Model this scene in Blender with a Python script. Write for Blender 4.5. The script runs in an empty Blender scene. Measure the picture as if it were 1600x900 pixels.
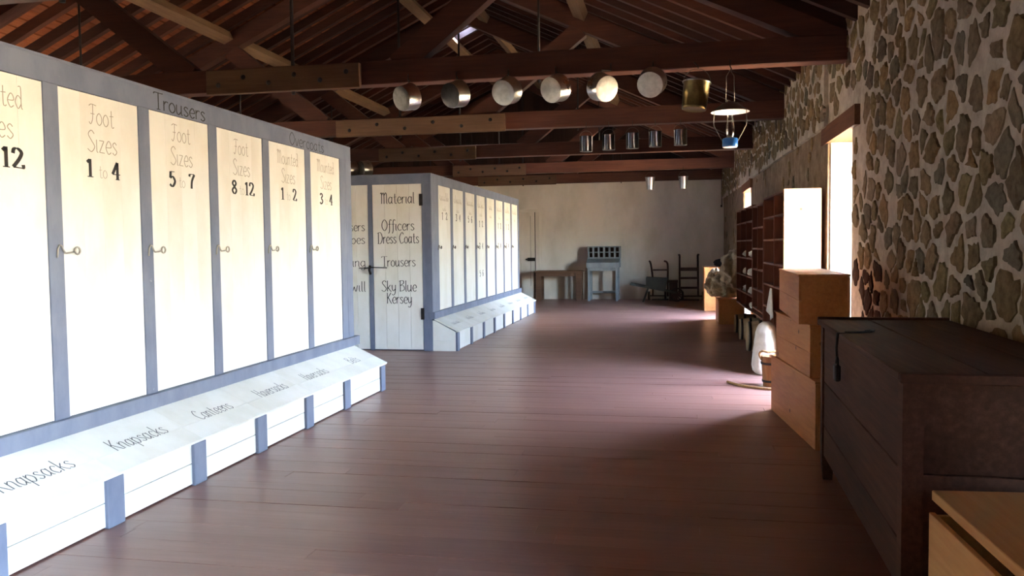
import bpy, math, random
from mathutils import Vector, Matrix, noise

random.seed(7)
SC = bpy.context.scene
COL = SC.collection

# ------------------------------------------------------------------ camera
cam_d = bpy.data.cameras.new('camera')
cam_d.sensor_width = 36.0
cam_d.lens = 1285.5 * 36.0 / 1600.0
cam_d.clip_start = 0.05
cam_d.clip_end = 500
cam = bpy.data.objects.new('camera', cam_d)
COL.objects.link(cam)
_r = Vector((0.98161519, 0.19050262, -0.01184806))
_u = Vector((0.00217482, 0.05090658, 0.99870105))
_f = Vector((-0.19085831, 0.98036589, -0.04955636))
cam.matrix_world = Matrix(((_r.x, _u.x, -_f.x, 0.0), (_r.y, _u.y, -_f.y, 0.0), (_r.z, _u.z, -_f.z, 1.6), (0, 0, 0, 1)))
SC.camera = cam

# ------------------------------------------------------------------ world, sun, exposure
world = bpy.data.worlds.new('sky')
SC.world = world
world.use_nodes = True
wn = world.node_tree.nodes
sky = wn.new('ShaderNodeTexSky')
sky.sky_type = 'NISHITA'
sky.sun_disc = False
sky.sun_elevation = math.radians(70)
sky.sun_rotation = math.radians(-12)
sky.air_density = 1.0
sky.dust_density = 2.5
wn['Background'].inputs['Strength'].default_value = 2.6
world.node_tree.links.new(sky.outputs[0], wn['Background'].inputs['Color'])
sun_d = bpy.data.lights.new('sun', 'SUN')
sun_d.energy = 13.0
sun_d.color = (1.0, 0.93, 0.82)
sun_d.angle = math.radians(0.6)
sun = bpy.data.objects.new('sun', sun_d)
COL.objects.link(sun)
sun.rotation_euler = (Vector((0.05, -0.27, -0.96))).to_track_quat('-Z', 'Y').to_euler()
SC.view_settings.view_transform = 'Standard'
SC.view_settings.look = 'None'
SC.view_settings.gamma = 1.0
SC.view_settings.use_curve_mapping = False
SC.view_settings.exposure = 3.45
SC.cycles.use_denoising = True
SC.cycles.max_bounces = 14
SC.cycles.diffuse_bounces = 8
SC.cycles.transparent_max_bounces = 12
SC.cycles.sample_clamp_indirect = 12.0
SC.cycles.caustics_reflective = False
SC.cycles.caustics_refractive = False


def portal(x, y, z, w, h, face):
    d = bpy.data.lights.new('daylight_portal', 'AREA')
    d.shape = 'RECTANGLE'
    d.size = w
    d.size_y = h
    d.cycles.is_portal = True
    o = bpy.data.objects.new('daylight_portal', d)
    COL.objects.link(o)
    o.location = (x, y, z)
    o.rotation_euler = Vector((face, 0, 0)).to_track_quat('-Z', 'Z').to_euler()


# the daylight openings of the hall: doorways in the right wall, windows in the left wall
WALL_T = 0.45


def wx(y):                      # inner face of the right stone wall
    return 1.87 - 0.0195 * (y - 5.5)


DOORS_R = [(-0.5, 1.9, 2.76), (8.93, 10.13, 2.76), (17.95, 19.4, 2.77)]
WINS_L = [(9.0, 10.0)]
XL = -10.65
for a, b, h in DOORS_R:
    portal(wx((a + b) / 2) + WALL_T + 0.02, (a + b) / 2, h / 2, b - a, h, -1)
for a, b in WINS_L:
    portal(XL - WALL_T - 0.02, (a + b) / 2, 1.75, b - a, 1.5, 1)


# ------------------------------------------------------------------ materials
def mat(name, build):
    m = bpy.data.materials.new(name)
    m.use_nodes = True
    nt = m.node_tree
    bs = nt.nodes['Principled BSDF']
    build(nt, bs)
    return m


def N(nt, t, **kw):
    n = nt.nodes.new(t)
    for k, v in kw.items():
        if k in n.inputs:
            n.inputs[k].default_value = v
        else:
            setattr(n, k, v)
    return n


def s2l(c):
    return tuple(((x / 255) / 12.92 if x / 255 <= 0.04045 else ((x / 255 + 0.055) / 1.055) ** 2.4) for x in c) + (1.0,)


def ramp(nt, fac, stops):
    r = N(nt, 'ShaderNodeValToRGB')
    e = r.color_ramp.elements
    while len(e) < len(stops):
        e.new(0.5)
    for i, (p, c) in enumerate(stops):
        e[i].position = p
        e[i].color = s2l(c)
    nt.links.new(fac, r.inputs['Fac'])
    return r


def bump(nt, bs, h, strength=0.3, dist=0.01):
    b = N(nt, 'ShaderNodeBump')
    b.inputs['Strength'].default_value = strength
    b.inputs['Distance'].default_value = dist
    nt.links.new(h, b.inputs['Height'])
    nt.links.new(b.outputs[0], bs.inputs['Normal'])


def coords(nt, scale=(1, 1, 1), rnd=True):
    tc = N(nt, 'ShaderNodeTexCoord')
    mp = N(nt, 'ShaderNodeMapping')
    mp.inputs['Scale'].default_value = scale
    nt.links.new(tc.outputs['Object'], mp.inputs['Vector'])
    oi = N(nt, 'ShaderNodeObjectInfo')
    if rnd:
        ad = N(nt, 'ShaderNodeVectorMath', operation='SCALE')
        cx = N(nt, 'ShaderNodeCombineXYZ')
        for k in range(3):
            nt.links.new(oi.outputs['Random'], cx.inputs[k])
        nt.links.new(cx.outputs[0], ad.inputs[0])
        ad.inputs['Scale'].default_value = 37.0
        nt.links.new(ad.outputs[0], mp.inputs['Location'])
    return mp.outputs[0], oi


def wood(name, c1, c2, c3, axis=1, rough=0.6, grain=7.0, vary=0.25, bmp=0.25, spec=0.3, knots=False):
    def b(nt, bs):
        sc = [grain * 5] * 3
        sc[axis] = grain * 0.28
        v, oi = coords(nt, tuple(sc))
        n1 = N(nt, 'ShaderNodeTexNoise', Scale=1.0, Detail=6.0, Roughness=0.65)
        nt.links.new(v, n1.inputs['Vector'])
        sc2 = [1.6] * 3
        sc2[axis] = 0.5
        v2, _ = coords(nt, tuple(sc2))
        n2 = N(nt, 'ShaderNodeTexNoise', Scale=1.5, Detail=3.0)
        nt.links.new(v2, n2.inputs['Vector'])
        mx = N(nt, 'ShaderNodeMath', operation='MULTIPLY_ADD')
        nt.links.new(n2.outputs[0], mx.inputs[0])
        mx.inputs[1].default_value = 0.55
        mx2 = N(nt, 'ShaderNodeMath', operation='MULTIPLY_ADD')
        nt.links.new(n1.outputs[0], mx2.inputs[0])
        mx2.inputs[1].default_value = 0.45
        rr = N(nt, 'ShaderNodeMath', operation='MULTIPLY_ADD')
        nt.links.new(oi.outputs['Random'], rr.inputs[0])
        rr.inputs[1].default_value = vary
        rr.inputs[2].default_value = -vary / 2
        nt.links.new(rr.outputs[0], mx2.inputs[2])
        nt.links.new(mx2.outputs[0], mx.inputs[2])
        r = ramp(nt, mx.outputs[0], [(0.28, c1), (0.5, c2), (0.72, c3)])
        col = r.outputs[0]
        if knots:
            v3, _ = coords(nt, (1, 1, 1))
            vo = N(nt, 'ShaderNodeTexVoronoi', Scale=4.5)
            nt.links.new(v3, vo.inputs['Vector'])
            kr = N(nt, 'ShaderNodeMapRange')
            kr.inputs['From Min'].default_value = 0.05
            kr.inputs['From Max'].default_value = 0.11
            nt.links.new(vo.outputs['Distance'], kr.inputs['Value'])
            mk = N(nt, 'ShaderNodeMix', data_type='RGBA')
            nt.links.new(kr.outputs[0], mk.inputs['Factor'])
            mk.inputs[6].default_value = s2l(tuple(int(x * 0.45) for x in c1))
            nt.links.new(col, mk.inputs[7])
            col = mk.outputs[2]
        nt.links.new(col, bs.inputs['Base Color'])
        bs.inputs['Roughness'].default_value = rough
        bs.inputs['Specular IOR Level'].default_value = spec
        bump(nt, bs, n1.outputs[0], bmp, 0.004)
    return mat(name, b)


def paint(name, c, c2, rough=0.55, scale=3.0, wear=None, spec=0.3, bmp=0.08):
    def b(nt, bs):
        v, oi = coords(nt, (scale, scale, scale * 0.5))
        n1 = N(nt, 'ShaderNodeTexNoise', Scale=1.0, Detail=5.0, Roughness=0.6)
        nt.links.new(v, n1.inputs['Vector'])
        r = ramp(nt, n1.outputs[0], [(0.35, c2), (0.6, c)])
        col = r.outputs[0]
        if wear:
            v2, _ = coords(nt, (18, 18, 18))
            n2 = N(nt, 'ShaderNodeTexNoise', Scale=1.0, Detail=8.0, Roughness=0.7)
            nt.links.new(v2, n2.inputs['Vector'])
            mr = N(nt, 'ShaderNodeMapRange')
            mr.inputs['From Min'].default_value = 0.68
            mr.inputs['From Max'].default_value = 0.74
            nt.links.new(n2.outputs[0], mr.inputs['Value'])
            mk = N(nt, 'ShaderNodeMix', data_type='RGBA')
            nt.links.new(mr.outputs[0], mk.inputs['Factor'])
            nt.links.new(col, mk.inputs[6])
            mk.inputs[7].default_value = s2l(wear)
            col = mk.outputs[2]
        nt.links.new(col, bs.inputs['Base Color'])
        bs.inputs['Roughness'].default_value = rough
        bs.inputs['Specular IOR Level'].default_value = spec
        bump(nt, bs, n1.outputs[0], bmp, 0.01)
    return mat(name, b)


def plain(name, c, rough=0.6, metal=0.0, spec=0.5, nscale=0, c2=None, bmp=0.0, trans=0.0, rough_var=0.0):
    def b(nt, bs):
        bs.inputs['Base Color'].default_value = s2l(c)
        bs.inputs['Roughness'].default_value = rough
        bs.inputs['Metallic'].default_value = metal
        bs.inputs['Specular IOR Level'].default_value = spec
        bs.inputs['Transmission Weight'].default_value = trans
        if nscale:
            v, _ = coords(nt, (nscale,) * 3)
            n1 = N(nt, 'ShaderNodeTexNoise', Scale=1.0, Detail=6.0, Roughness=0.65)
            nt.links.new(v, n1.inputs['Vector'])
            if c2:
                r = ramp(nt, n1.outputs[0], [(0.35, c2), (0.62, c)])
                nt.links.new(r.outputs[0], bs.inputs['Base Color'])
            if bmp:
                bump(nt, bs, n1.outputs[0], bmp, 0.01)
            if rough_var:
                mr = N(nt, 'ShaderNodeMapRange')
                mr.inputs['To Min'].default_value = max(0.02, rough - rough_var)
                mr.inputs['To Max'].default_value = rough + rough_var
                nt.links.new(n1.outputs[0], mr.inputs['Value'])
                nt.links.new(mr.outputs[0], bs.inputs['Roughness'])
    return mat(name, b)


def stone_mat():
    def b(nt, bs):
        v, oi = coords(nt, (14, 14, 14))
        geo = N(nt, 'ShaderNodeNewGeometry')
        ad = N(nt, 'ShaderNodeMath', operation='ADD')
        nt.links.new(oi.outputs['Random'], ad.inputs[0])
        nt.links.new(geo.outputs['Random Per Island'], ad.inputs[1])
        fr = N(nt, 'ShaderNodeMath', operation='FRACT')
        nt.links.new(ad.outputs[0], fr.inputs[0])
        r = ramp(nt, fr.outputs[0], [(0.0, (136, 120, 92)), (0.15, (156, 132, 98)), (0.3, (130, 124, 110)), (0.42, (172, 144, 106)), (0.55, (140, 124, 104)), (0.68, (154, 142, 106)), (0.8, (118, 106, 94)), (0.9, (180, 154, 118)), (1.0, (142, 130, 116))])
        n1 = N(nt, 'ShaderNodeTexNoise', Scale=1.0, Detail=7.0, Roughness=0.7)
        nt.links.new(v, n1.inputs['Vector'])
        r2 = ramp(nt, n1.outputs[0], [(0.3, (170, 162, 150)), (0.65, (255, 252, 246))])
        mk = N(nt, 'ShaderNodeMix', data_type='RGBA', blend_type='MULTIPLY')
        mk.inputs['Factor'].default_value = 1.0
        nt.links.new(r.outputs[0], mk.inputs[6])
        nt.links.new(r2.outputs[0], mk.inputs[7])
        nt.links.new(mk.outputs[2], bs.inputs['Base Color'])
        bs.inputs['Roughness'].default_value = 0.9
        bs.inputs['Specular IOR Level'].default_value = 0.15
        bump(nt, bs, n1.outputs[0], 0.5, 0.02)
    return mat('field_stone', b)


def mortar_mat(name, c1, c2, c3, s=6.0, st=0.7):
    def b(nt, bs):
        v, oi = coords(nt, (s, s, s), False)
        n1 = N(nt, 'ShaderNodeTexNoise', Scale=1.0, Detail=9.0, Roughness=0.68)
        nt.links.new(v, n1.inputs['Vector'])
        r = ramp(nt, n1.outputs[0], [(0.3, c1), (0.5, c2), (0.7, c3)])
        nt.links.new(r.outputs[0], bs.inputs['Base Color'])
        bs.inputs['Roughness'].default_value = 0.95
        bs.inputs['Specular IOR Level'].default_value = 0.1
        bump(nt, bs, n1.outputs[0], st, 0.04)
    return mat(name, b)


def glass_mat():
    m = bpy.data.materials.new('lamp_glass')
    m.use_nodes = True
    nt = m.node_tree
    nt.nodes.clear()
    out = N(nt, 'ShaderNodeOutputMaterial')
    tr = N(nt, 'ShaderNodeBsdfTransparent')
    gl = N(nt, 'ShaderNodeBsdfGlossy', Roughness=0.08)
    lw = N(nt, 'ShaderNodeLayerWeight', Blend=0.62)
    mx = N(nt, 'ShaderNodeMixShader')
    nt.links.new(lw.outputs['Facing'], mx.inputs[0])
    nt.links.new(tr.outputs[0], mx.inputs[1])
    nt.links.new(gl.outputs[0], mx.inputs[2])
    nt.links.new(mx.outputs[0], out.inputs[0])
    return m


M = {}
M['cream'] = paint('cream_paint', (238, 236, 228), (227, 224, 212), 0.5, 2.5, None)
M['blue'] = paint('blue_grey_paint', (118, 125, 142), (104, 111, 130), 0.5, 5.0, (146, 151, 162))
M['floor'] = wood('floor_paint', (122, 84, 73), (136, 97, 85), (150, 110, 97), axis=0, rough=0.36, grain=6.0, vary=0.09, bmp=0.2, spec=0.5)
M['plaster'] = paint('white_plaster', (226, 218, 206), (208, 200, 186), 0.85, 1.5, None, 0.15, 0.25)
M['reveal'] = paint('white_reveal_plaster', (232, 226, 212), (214, 206, 190), 0.85, 3.0, None, 0.15, 0.35)
M['mortar'] = mortar_mat('lime_mortar', (168, 154, 138), (196, 184, 168), (220, 210, 194))
M['render'] = mortar_mat('brown_render', (120, 102, 84), (146, 126, 106), (172, 152, 130), 5.0)
M['stone'] = stone_mat()
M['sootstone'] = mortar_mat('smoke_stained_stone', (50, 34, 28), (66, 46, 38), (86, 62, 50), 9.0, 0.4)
M['timber'] = wood('red_brown_timber', (60, 34, 26), (82, 48, 37), (104, 64, 49), axis=0, rough=0.6, vary=0.2)
M['rafter'] = wood('dark_rafter_timber', (46, 25, 19), (62, 34, 25), (82, 46, 33), axis=0, rough=0.65, vary=0.3)
M['plank'] = wood('weathered_tan_timber', (78, 56, 42), (100, 75, 57), (120, 94, 73), axis=0, rough=0.7, vary=0.2)
M['purlin'] = wood('tan_purlin_timber', (92, 68, 48), (116, 90, 66), (138, 110, 82), axis=1, rough=0.7, vary=0.25)
M['sheath'] = wood('orange_roof_boards', (98, 50, 27), (126, 68, 37), (154, 90, 52), axis=1, rough=0.7, vary=0.4)
M['gable'] = wood('dark_gable_boards', (34, 20, 16), (46, 28, 22), (60, 38, 30), axis=2, rough=0.8)
M['lintel'] = wood('brown_lintel', (84, 50, 32), (112, 70, 46), (136, 90, 62), axis=1, rough=0.7)
M['crate'] = wood('orange_crate_pine', (164, 102, 56), (196, 132, 76), (214, 154, 96), axis=1, rough=0.55, vary=0.2, knots=True)
M['pine'] = wood('pale_pine', (176, 126, 72), (204, 154, 94), (220, 176, 116), axis=1, rough=0.5, vary=0.15, knots=True)
M['chest'] = wood('dark_chest_oak', (50, 31, 22), (74, 48, 35), (102, 70, 52), axis=1, rough=0.75, vary=0.15, spec=0.15)
M['shelf'] = wood('reddish_shelf_pine', (92, 50, 34), (116, 66, 46), (140, 86, 62), axis=2, rough=0.6, vary=0.2)
M['panel'] = wood('pale_shelf_end_pine', (190, 130, 84), (214, 158, 108), (228, 180, 132), axis=2, rough=0.6, vary=0.1, knots=True)
M['grey'] = paint('grey_blue_paint', (138, 144, 146), (118, 124, 128), 0.6, 5.0, (96, 90, 84))
M['tablewood'] = wood('brown_table_wood', (70, 48, 36), (92, 66, 50), (112, 84, 64), axis=0, rough=0.55)
M['barrow'] = paint('green_grey_paint', (66, 68, 60), (52, 54, 50), 0.7, 6.0, (96, 86, 70))
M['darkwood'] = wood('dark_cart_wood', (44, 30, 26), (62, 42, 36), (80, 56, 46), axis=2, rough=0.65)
M['tin'] = plain('bright_tin', (196, 192, 184), 0.3, 1.0, 0.5, 6, (168, 164, 156), 0.05, 0, 0.1)
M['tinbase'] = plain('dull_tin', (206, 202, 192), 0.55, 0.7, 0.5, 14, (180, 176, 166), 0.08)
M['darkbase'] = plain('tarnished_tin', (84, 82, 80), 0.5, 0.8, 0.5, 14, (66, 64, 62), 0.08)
M['darktin'] = plain('dark_smooth_tin', (120, 118, 116), 0.2, 1.0, 0.5, 6, (100, 98, 96), 0.03)
M['brass'] = plain('olive_brass', (112, 94, 56), 0.35, 0.85, 0.5, 8, (84, 70, 42), 0.1)
M['enamel_blue'] = plain('blue_enamel', (36, 96, 168), 0.3, 0.0, 0.5)
M['enamel_white'] = plain('white_enamel', (240, 238, 232), 0.35)
M['enamel_dark'] = plain('dark_enamel', (52, 40, 36), 0.5)
M['iron'] = plain('black_iron', (34, 32, 32), 0.55, 0.5, 0.5, 20, (52, 44, 40), 0.1)
M['wire'] = plain('grey_wire', (120, 112, 104), 0.45, 0.9)
M['hookmetal'] = plain('pale_zinc', (176, 170, 156), 0.4, 0.6)
M['burlap'] = plain('grey_brown_burlap', (190, 174, 146), 0.95, 0, 0.1, 30, (160, 144, 118), 0.5)
M['canvas'] = plain('white_canvas', (216, 212, 202), 0.9, 0, 0.1, 12, (198, 192, 180), 0.3)
M['rope'] = plain('tan_rope', (166, 132, 90), 0.9, 0, 0.1, 60, (120, 92, 62), 0.5)
M['bucket'] = wood('bucket_staves', (112, 76, 46), (142, 100, 62), (164, 122, 80), axis=2, rough=0.7)
M['keg'] = wood('keg_wood', (116, 92, 66), (150, 122, 90), (172, 146, 112), axis=0, rough=0.7)
M['ink'] = plain('black_lettering_paint', (36, 34, 33), 0.7)
M['inklight'] = plain('thin_grey_lettering_paint', (158, 150, 134), 0.7)
M['inkmid'] = plain('grey_lettering_paint', (92, 90, 90), 0.7)
M['ground'] = mortar_mat('sunlit_ground', (150, 132, 100), (176, 158, 124), (198, 182, 150), 0.6, 0.2)
M['glass'] = glass_mat()
M['black'] = plain('soot_black_cloth', (26, 24, 26), 0.95, 0, 0.1)


# ------------------------------------------------------------------ mesh helpers
class MB:
    def __init__(self):
        self.v, self.f, self.s = [], [], []

    def add(self, vs, fs, smooth=False):
        o = len(self.v)
        self.v += [tuple(v) for v in vs]
        self.f += [tuple(i + o for i in f) for f in fs]
        self.s += [smooth] * len(fs)
        return self

    def box(self, x0, x1, y0, y1, z0, z1, m=None):
        vs = [Vector(p) for p in ((x0, y0, z0), (x1, y0, z0), (x1, y1, z0), (x0, y1, z0), (x0, y0, z1), (x1, y0, z1), (x1, y1, z1), (x0, y1, z1))]
        if m:
            vs = [m @ v for v in vs]
        return self.add(vs, [(0, 3, 2, 1), (4, 5, 6, 7), (0, 1, 5, 4), (1, 2, 6, 5), (2, 3, 7, 6), (3, 0, 4, 7)])

    def prism(self, prof, axis, a0, a1):
        """extrude a 2-D profile along an axis: 'x' profile is (y,z), 'y' profile is (x,z), 'z' profile is (x,y)"""
        n = len(prof)

        def p(q, a):
            return {'x': (a, q[0], q[1]), 'y': (q[0], a, q[1]), 'z': (q[0], q[1], a)}[axis]
        vs = [p(q, a0) for q in prof] + [p(q, a1) for q in prof]
        fs = [tuple(range(n)), tuple(range(2 * n - 1, n - 1, -1))] + [(i, i + n, (i + 1) % n + n, (i + 1) % n) for i in range(n)]
        return self.add(vs, fs)

    def bar(self, p, q, w, h, up=(0, 0, 1)):
        p, q = Vector(p), Vector(q)
        d = q - p
        L = d.length
        d.normalize()
        up = Vector(up)
        s = d.cross(up)
        if s.length < 1e-4:
            s = d.cross(Vector((1, 0, 0)))
        s.normalize()
        t = s.cross(d)
        m = Matrix(((s.x, d.x, t.x, p.x), (s.y, d.y, t.y, p.y), (s.z, d.z, t.z, p.z), (0, 0, 0, 1)))
        return self.box(-w / 2, w / 2, 0, L, -h / 2, h / 2, m)

    def tube(self, pts, r, n=8, cap=True, closed=False):
        pts = [Vector(p) for p in pts]
        rs = r if isinstance(r, (list, tuple)) else [r] * len(pts)
        rings, vs, fs = len(pts), [], []
        prev = None
        for i, p in enumerate(pts):
            if closed:
                d = pts[(i + 1) % rings] - pts[i - 1]
            else:
                d = pts[min(i + 1, rings - 1)] - pts[max(i - 1, 0)]
            d.normalize()
            if prev is None:
                a = d.cross(Vector((0, 0, 1)))
                if a.length < 1e-3:
                    a = d.cross(Vector((1, 0, 0)))
            else:
                a = prev - d * prev.dot(d)
            a.normalize()
            prev = a
            b = d.cross(a)
            for k in range(n):
                t = 2 * math.pi * k / n
                vs.append(p + (a * math.cos(t) + b * math.sin(t)) * rs[i])
        for i in range(rings if closed else rings - 1):
            j = (i + 1) % rings
            for k in range(n):
                fs.append((i * n + k, i * n + (k + 1) % n, j * n + (k + 1) % n, j * n + k))
        self.add(vs, fs, True)
        if cap and not closed:
            o = len(self.v) - len(vs)
            self.f += [tuple(o + k for k in range(n - 1, -1, -1)), tuple(o + (rings - 1) * n + k for k in range(n))]
            self.s += [False, False]
        return self

    def lathe(self, prof, n=28, m=None, capends=False):
        """prof: (radius, z) pairs round the z axis"""
        vs, fs = [], []
        for r, z in prof:
            for k in range(n):
                t = 2 * math.pi * k / n
                v = Vector((r * math.cos(t), r * math.sin(t), z))
                vs.append(m @ v if m else v)
        for i in range(len(prof) - 1):
            for k in range(n):
                fs.append((i * n + k, i * n + (k + 1) % n, (i + 1) * n + (k + 1) % n, (i + 1) * n + k))
        if capends:
            fs.append(tuple(range(n - 1, -1, -1)))
            fs.append(tuple((len(prof) - 1) * n + k for k in range(n)))
        return self.add(vs, fs, True)

    def build(self, name, material, parent=None, origin=None, bevel=0.0):
        me = bpy.data.meshes.new(name)
        vs = self.v
        if origin is not None:
            o = Vector(origin)
            vs = [tuple(Vector(v) - o) for v in vs]
        me.from_pydata(vs, [], self.f)
        me.polygons.foreach_set('use_smooth', self.s)
        me.update()
        me.materials.append(M[material] if isinstance(material, str) else material)
        ob = bpy.data.objects.new(name, me)
        COL.objects.link(ob)
        if origin is not None:
            ob.location = origin
        if parent is not None:
            ob.parent = parent
            pw = parent.matrix_basis
            ob.matrix_parent_inverse = pw.inverted()
        if bevel:
            bv = ob.modifiers.new('bevel', 'BEVEL')
            bv.width = bevel
            bv.segments = 1
            bv.limit_method = 'ANGLE'
        return ob


def tag(o, label=None, cat=None, group=None, kind=None):
    if label:
        o['label'] = label
    if cat:
        o['category'] = cat
    if group:
        o['group'] = group
    if kind:
        o['kind'] = kind
    return o


def empty(name, loc=(0, 0, 0), parent=None):
    o = bpy.data.objects.new(name, None)
    COL.objects.link(o)
    o.location = loc
    o.empty_display_size = 0.1
    if parent is not None:
        o.parent = parent
        pw = parent.matrix_basis
        o.matrix_parent_inverse = pw.inverted()
    return o


def B(x0, x1, y0, y1, z0, z1):
    return MB().box(x0, x1, y0, y1, z0, z1)


def ctr(x0, x1, y0, y1, z0, z1):
    return ((x0 + x1) / 2, (y0 + y1) / 2, (z0 + z1) / 2)


def boxo(name, material, parent, x0, x1, y0, y1, z0, z1, bevel=0.0):
    return B(x0, x1, y0, y1, z0, z1).build(name, material, parent, ctr(x0, x1, y0, y1, z0, z1), bevel)


# ------------------------------------------------------------------ stroke lettering
G = {
    'a': (.52, [[(.40, .5), (.2, .6), (.04, .3), (.18, 0), (.38, .22)], [(.40, .6), (.38, .12), (.47, 0)]]),
    'b': (.50, [[(.06, 1), (.06, .04)], [(.06, .4), (.25, .6), (.42, .3), (.25, 0), (.06, .12)]]),
    'c': (.46, [[(.40, .48), (.22, .6), (.04, .3), (.2, 0), (.40, .1)]]),
    'd': (.54, [[(.38, .45), (.2, .58), (.04, .3), (.2, 0), (.38, .2)], [(.22, .98), (.36, 1), (.40, .8), (.40, .1), (.49, 0)]]),
    'e': (.46, [[(.06, .3), (.4, .34), (.34, .56), (.2, .6), (.04, .3), (.2, 0), (.40, .1)]]),
    'f': (.36, [[(.38, .92), (.26, 1), (.17, .8), (.16, 0), (.06, -.25)], [(.02, .58), (.34, .6)]]),
    'g': (.50, [[(.40, .5), (.2, .6), (.04, .3), (.18, .02), (.38, .2)], [(.4, .6), (.4, -.2), (.2, -.34), (.06, -.24)]]),
    'h': (.50, [[(.06, 1), (.06, 0)], [(.06, .4), (.22, .6), (.38, .48), (.38, .08), (.46, 0)]]),
    'i': (.22, [[(.08, .6), (.08, .08), (.17, 0)]]),
    'k': (.48, [[(.06, 1), (.06, 0)], [(.36, .6), (.08, .28)], [(.14, .34), (.38, .02), (.46, .04)]]),
    'l': (.22, [[(.08, 1), (.08, .1), (.17, 0)]]),
    'm': (.68, [[(.05, .6), (.05, 0)], [(.05, .42), (.2, .6), (.3, .48), (.3, 0)], [(.3, .42), (.45, .6), (.55, .48), (.55, .08), (.63, 0)]]),
    'n': (.50, [[(.05, .6), (.05, 0)], [(.05, .42), (.22, .6), (.36, .48), (.36, .08), (.45, 0)]]),
    'o': (.50, [[(.24, .6), (.06, .42), (.06, .16), (.23, 0), (.41, .16), (.41, .42), (.24, .6)]]),
    'p': (.50, [[(.06, .62), (.06, -.35)], [(.06, .42), (.25, .6), (.42, .3), (.25, 0), (.06, .12)]]),
    'r': (.38, [[(.06, .6), (.06, 0)], [(.06, .38), (.2, .58), (.34, .54)]]),
    's': (.42, [[(.34, .5), (.2, .6), (.07, .47), (.2, .32), (.35, .16), (.2, 0), (.04, .1)]]),
    't': (.40, [[(.18, .88), (.18, .12), (.28, 0), (.36, .06)], [(.04, .58), (.34, .6)]]),
    'u': (.52, [[(.05, .6), (.05, .16), (.18, 0), (.36, .2)], [(.38, .6), (.38, .08), (.47, 0)]]),
    'v': (.44, [[(.03, .6), (.12, .25), (.2, 0), (.3, .3), (.4, .6)]]),
    'w': (.62, [[(.03, .6), (.09, .25), (.15, 0), (.28, .48)], [(.28, .48), (.42, 0), (.55, .6)]]),
    'y': (.48, [[(.04, .6), (.08, .2), (.2, .05), (.38, .25)], [(.4, .6), (.36, -.1), (.18, -.34), (.04, -.25)]]),
    'z': (.46, [[(.04, .58), (.36, .58)], [(.36, .58), (.04, .02)], [(.04, .02), (.40, .02)]]),
    'B': (.60, [[(.1, 1), (.1, 0)], [(.0, .94), (.38, 1), (.44, .75), (.12, .55)], [(.12, .55), (.46, .5), (.5, .15), (.05, 0)]]),
    'C': (.62, [[(.55, .82), (.36, 1), (.06, .55), (.25, 0), (.58, .15)]]),
    'D': (.68, [[(.12, 1), (.12, 0)], [(0, .95), (.4, 1), (.6, .5), (.4, .02), (.02, 0)]]),
    'F': (.52, [[(.02, .9), (.2, 1), (.56, .96)], [(.3, .98), (.27, .3), (.12, 0), (0, .1)], [(.12, .52), (.42, .52)]]),
    'H': (.64, [[(.1, 1), (.08, 0)], [(.5, 1), (.5, .06), (.58, 0)], [(.08, .5), (.5, .52)]]),
    'K': (.62, [[(.1, 1), (.1, 0)], [(.5, 1), (.12, .48)], [(.2, .56), (.5, .06), (.6, .02)]]),
    'M': (.78, [[(.0, .9), (.12, 1), (.13, .5), (.12, 0)], [(.12, .72), (.28, 1), (.37, .75), (.37, 0)], [(.37, .72), (.53, 1), (.63, .75), (.63, .1), (.72, 0)]]),
    'O': (.64, [[(.3, 1), (.07, .7), (.07, .3), (.3, 0), (.54, .3), (.54, .7), (.3, 1)]]),
    'P': (.56, [[(.1, 1), (.1, 0)], [(.0, .94), (.38, 1), (.48, .75), (.12, .48)]]),
    'S': (.56, [[(.5, .85), (.3, 1), (.1, .8), (.3, .52), (.5, .25), (.28, 0), (.02, .12)]]),
    'T': (.60, [[(0, .88), (.08, .98), (.5, .98), (.6, 1)], [(.3, .98), (.3, 0)], [(.18, 0), (.42, 0)]]),
    '1': (.44, [[(.08, .8), (.2, .95)], [(.22, 1), (.22, 0)], [(.08, .01), (.36, .01)]]),
    '2': (.52, [[(.06, .72), (.1, .93), (.25, .98), (.41, .78), (.28, .42), (.05, .05)], [(.05, .05), (.3, .03), (.46, .05), (.46, .2)]]),
    '3': (.50, [[(.06, .82), (.22, .99), (.4, .78), (.2, .54)], [(.2, .54), (.43, .28), (.22, .01), (.04, .16)]]),
    '4': (.54, [[(.33, 1), (.33, 0)], [(.33, 1), (.02, .3)], [(.02, .3), (.5, .3)], [(.2, .01), (.46, .01)]]),
    '5': (.52, [[(.42, .97), (.12, .97)], [(.12, .97), (.09, .55)], [(.09, .55), (.28, .64), (.44, .34), (.25, .01), (.05, .14)]]),
    '6': (.52, [[(.4, .88), (.25, .99), (.07, .5), (.22, .01), (.43, .3), (.24, .55), (.08, .4)]]),
    '7': (.50, [[(.05, .8), (.08, .97)], [(.08, .97), (.44, .97)], [(.44, .97), (.24, .5), (.2, 0)]]),
    '8': (.52, [[(.25, .99), (.08, .78), (.25, .53), (.44, .26), (.25, .01), (.05, .26), (.25, .53), (.41, .78), (.25, .99)]]),
    '/': (.36, [[(.02, 0), (.32, 1)]]),
    '-': (.34, [[(.04, .4), (.26, .4)]]),
    ' ': (.30, []),
}


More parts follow.
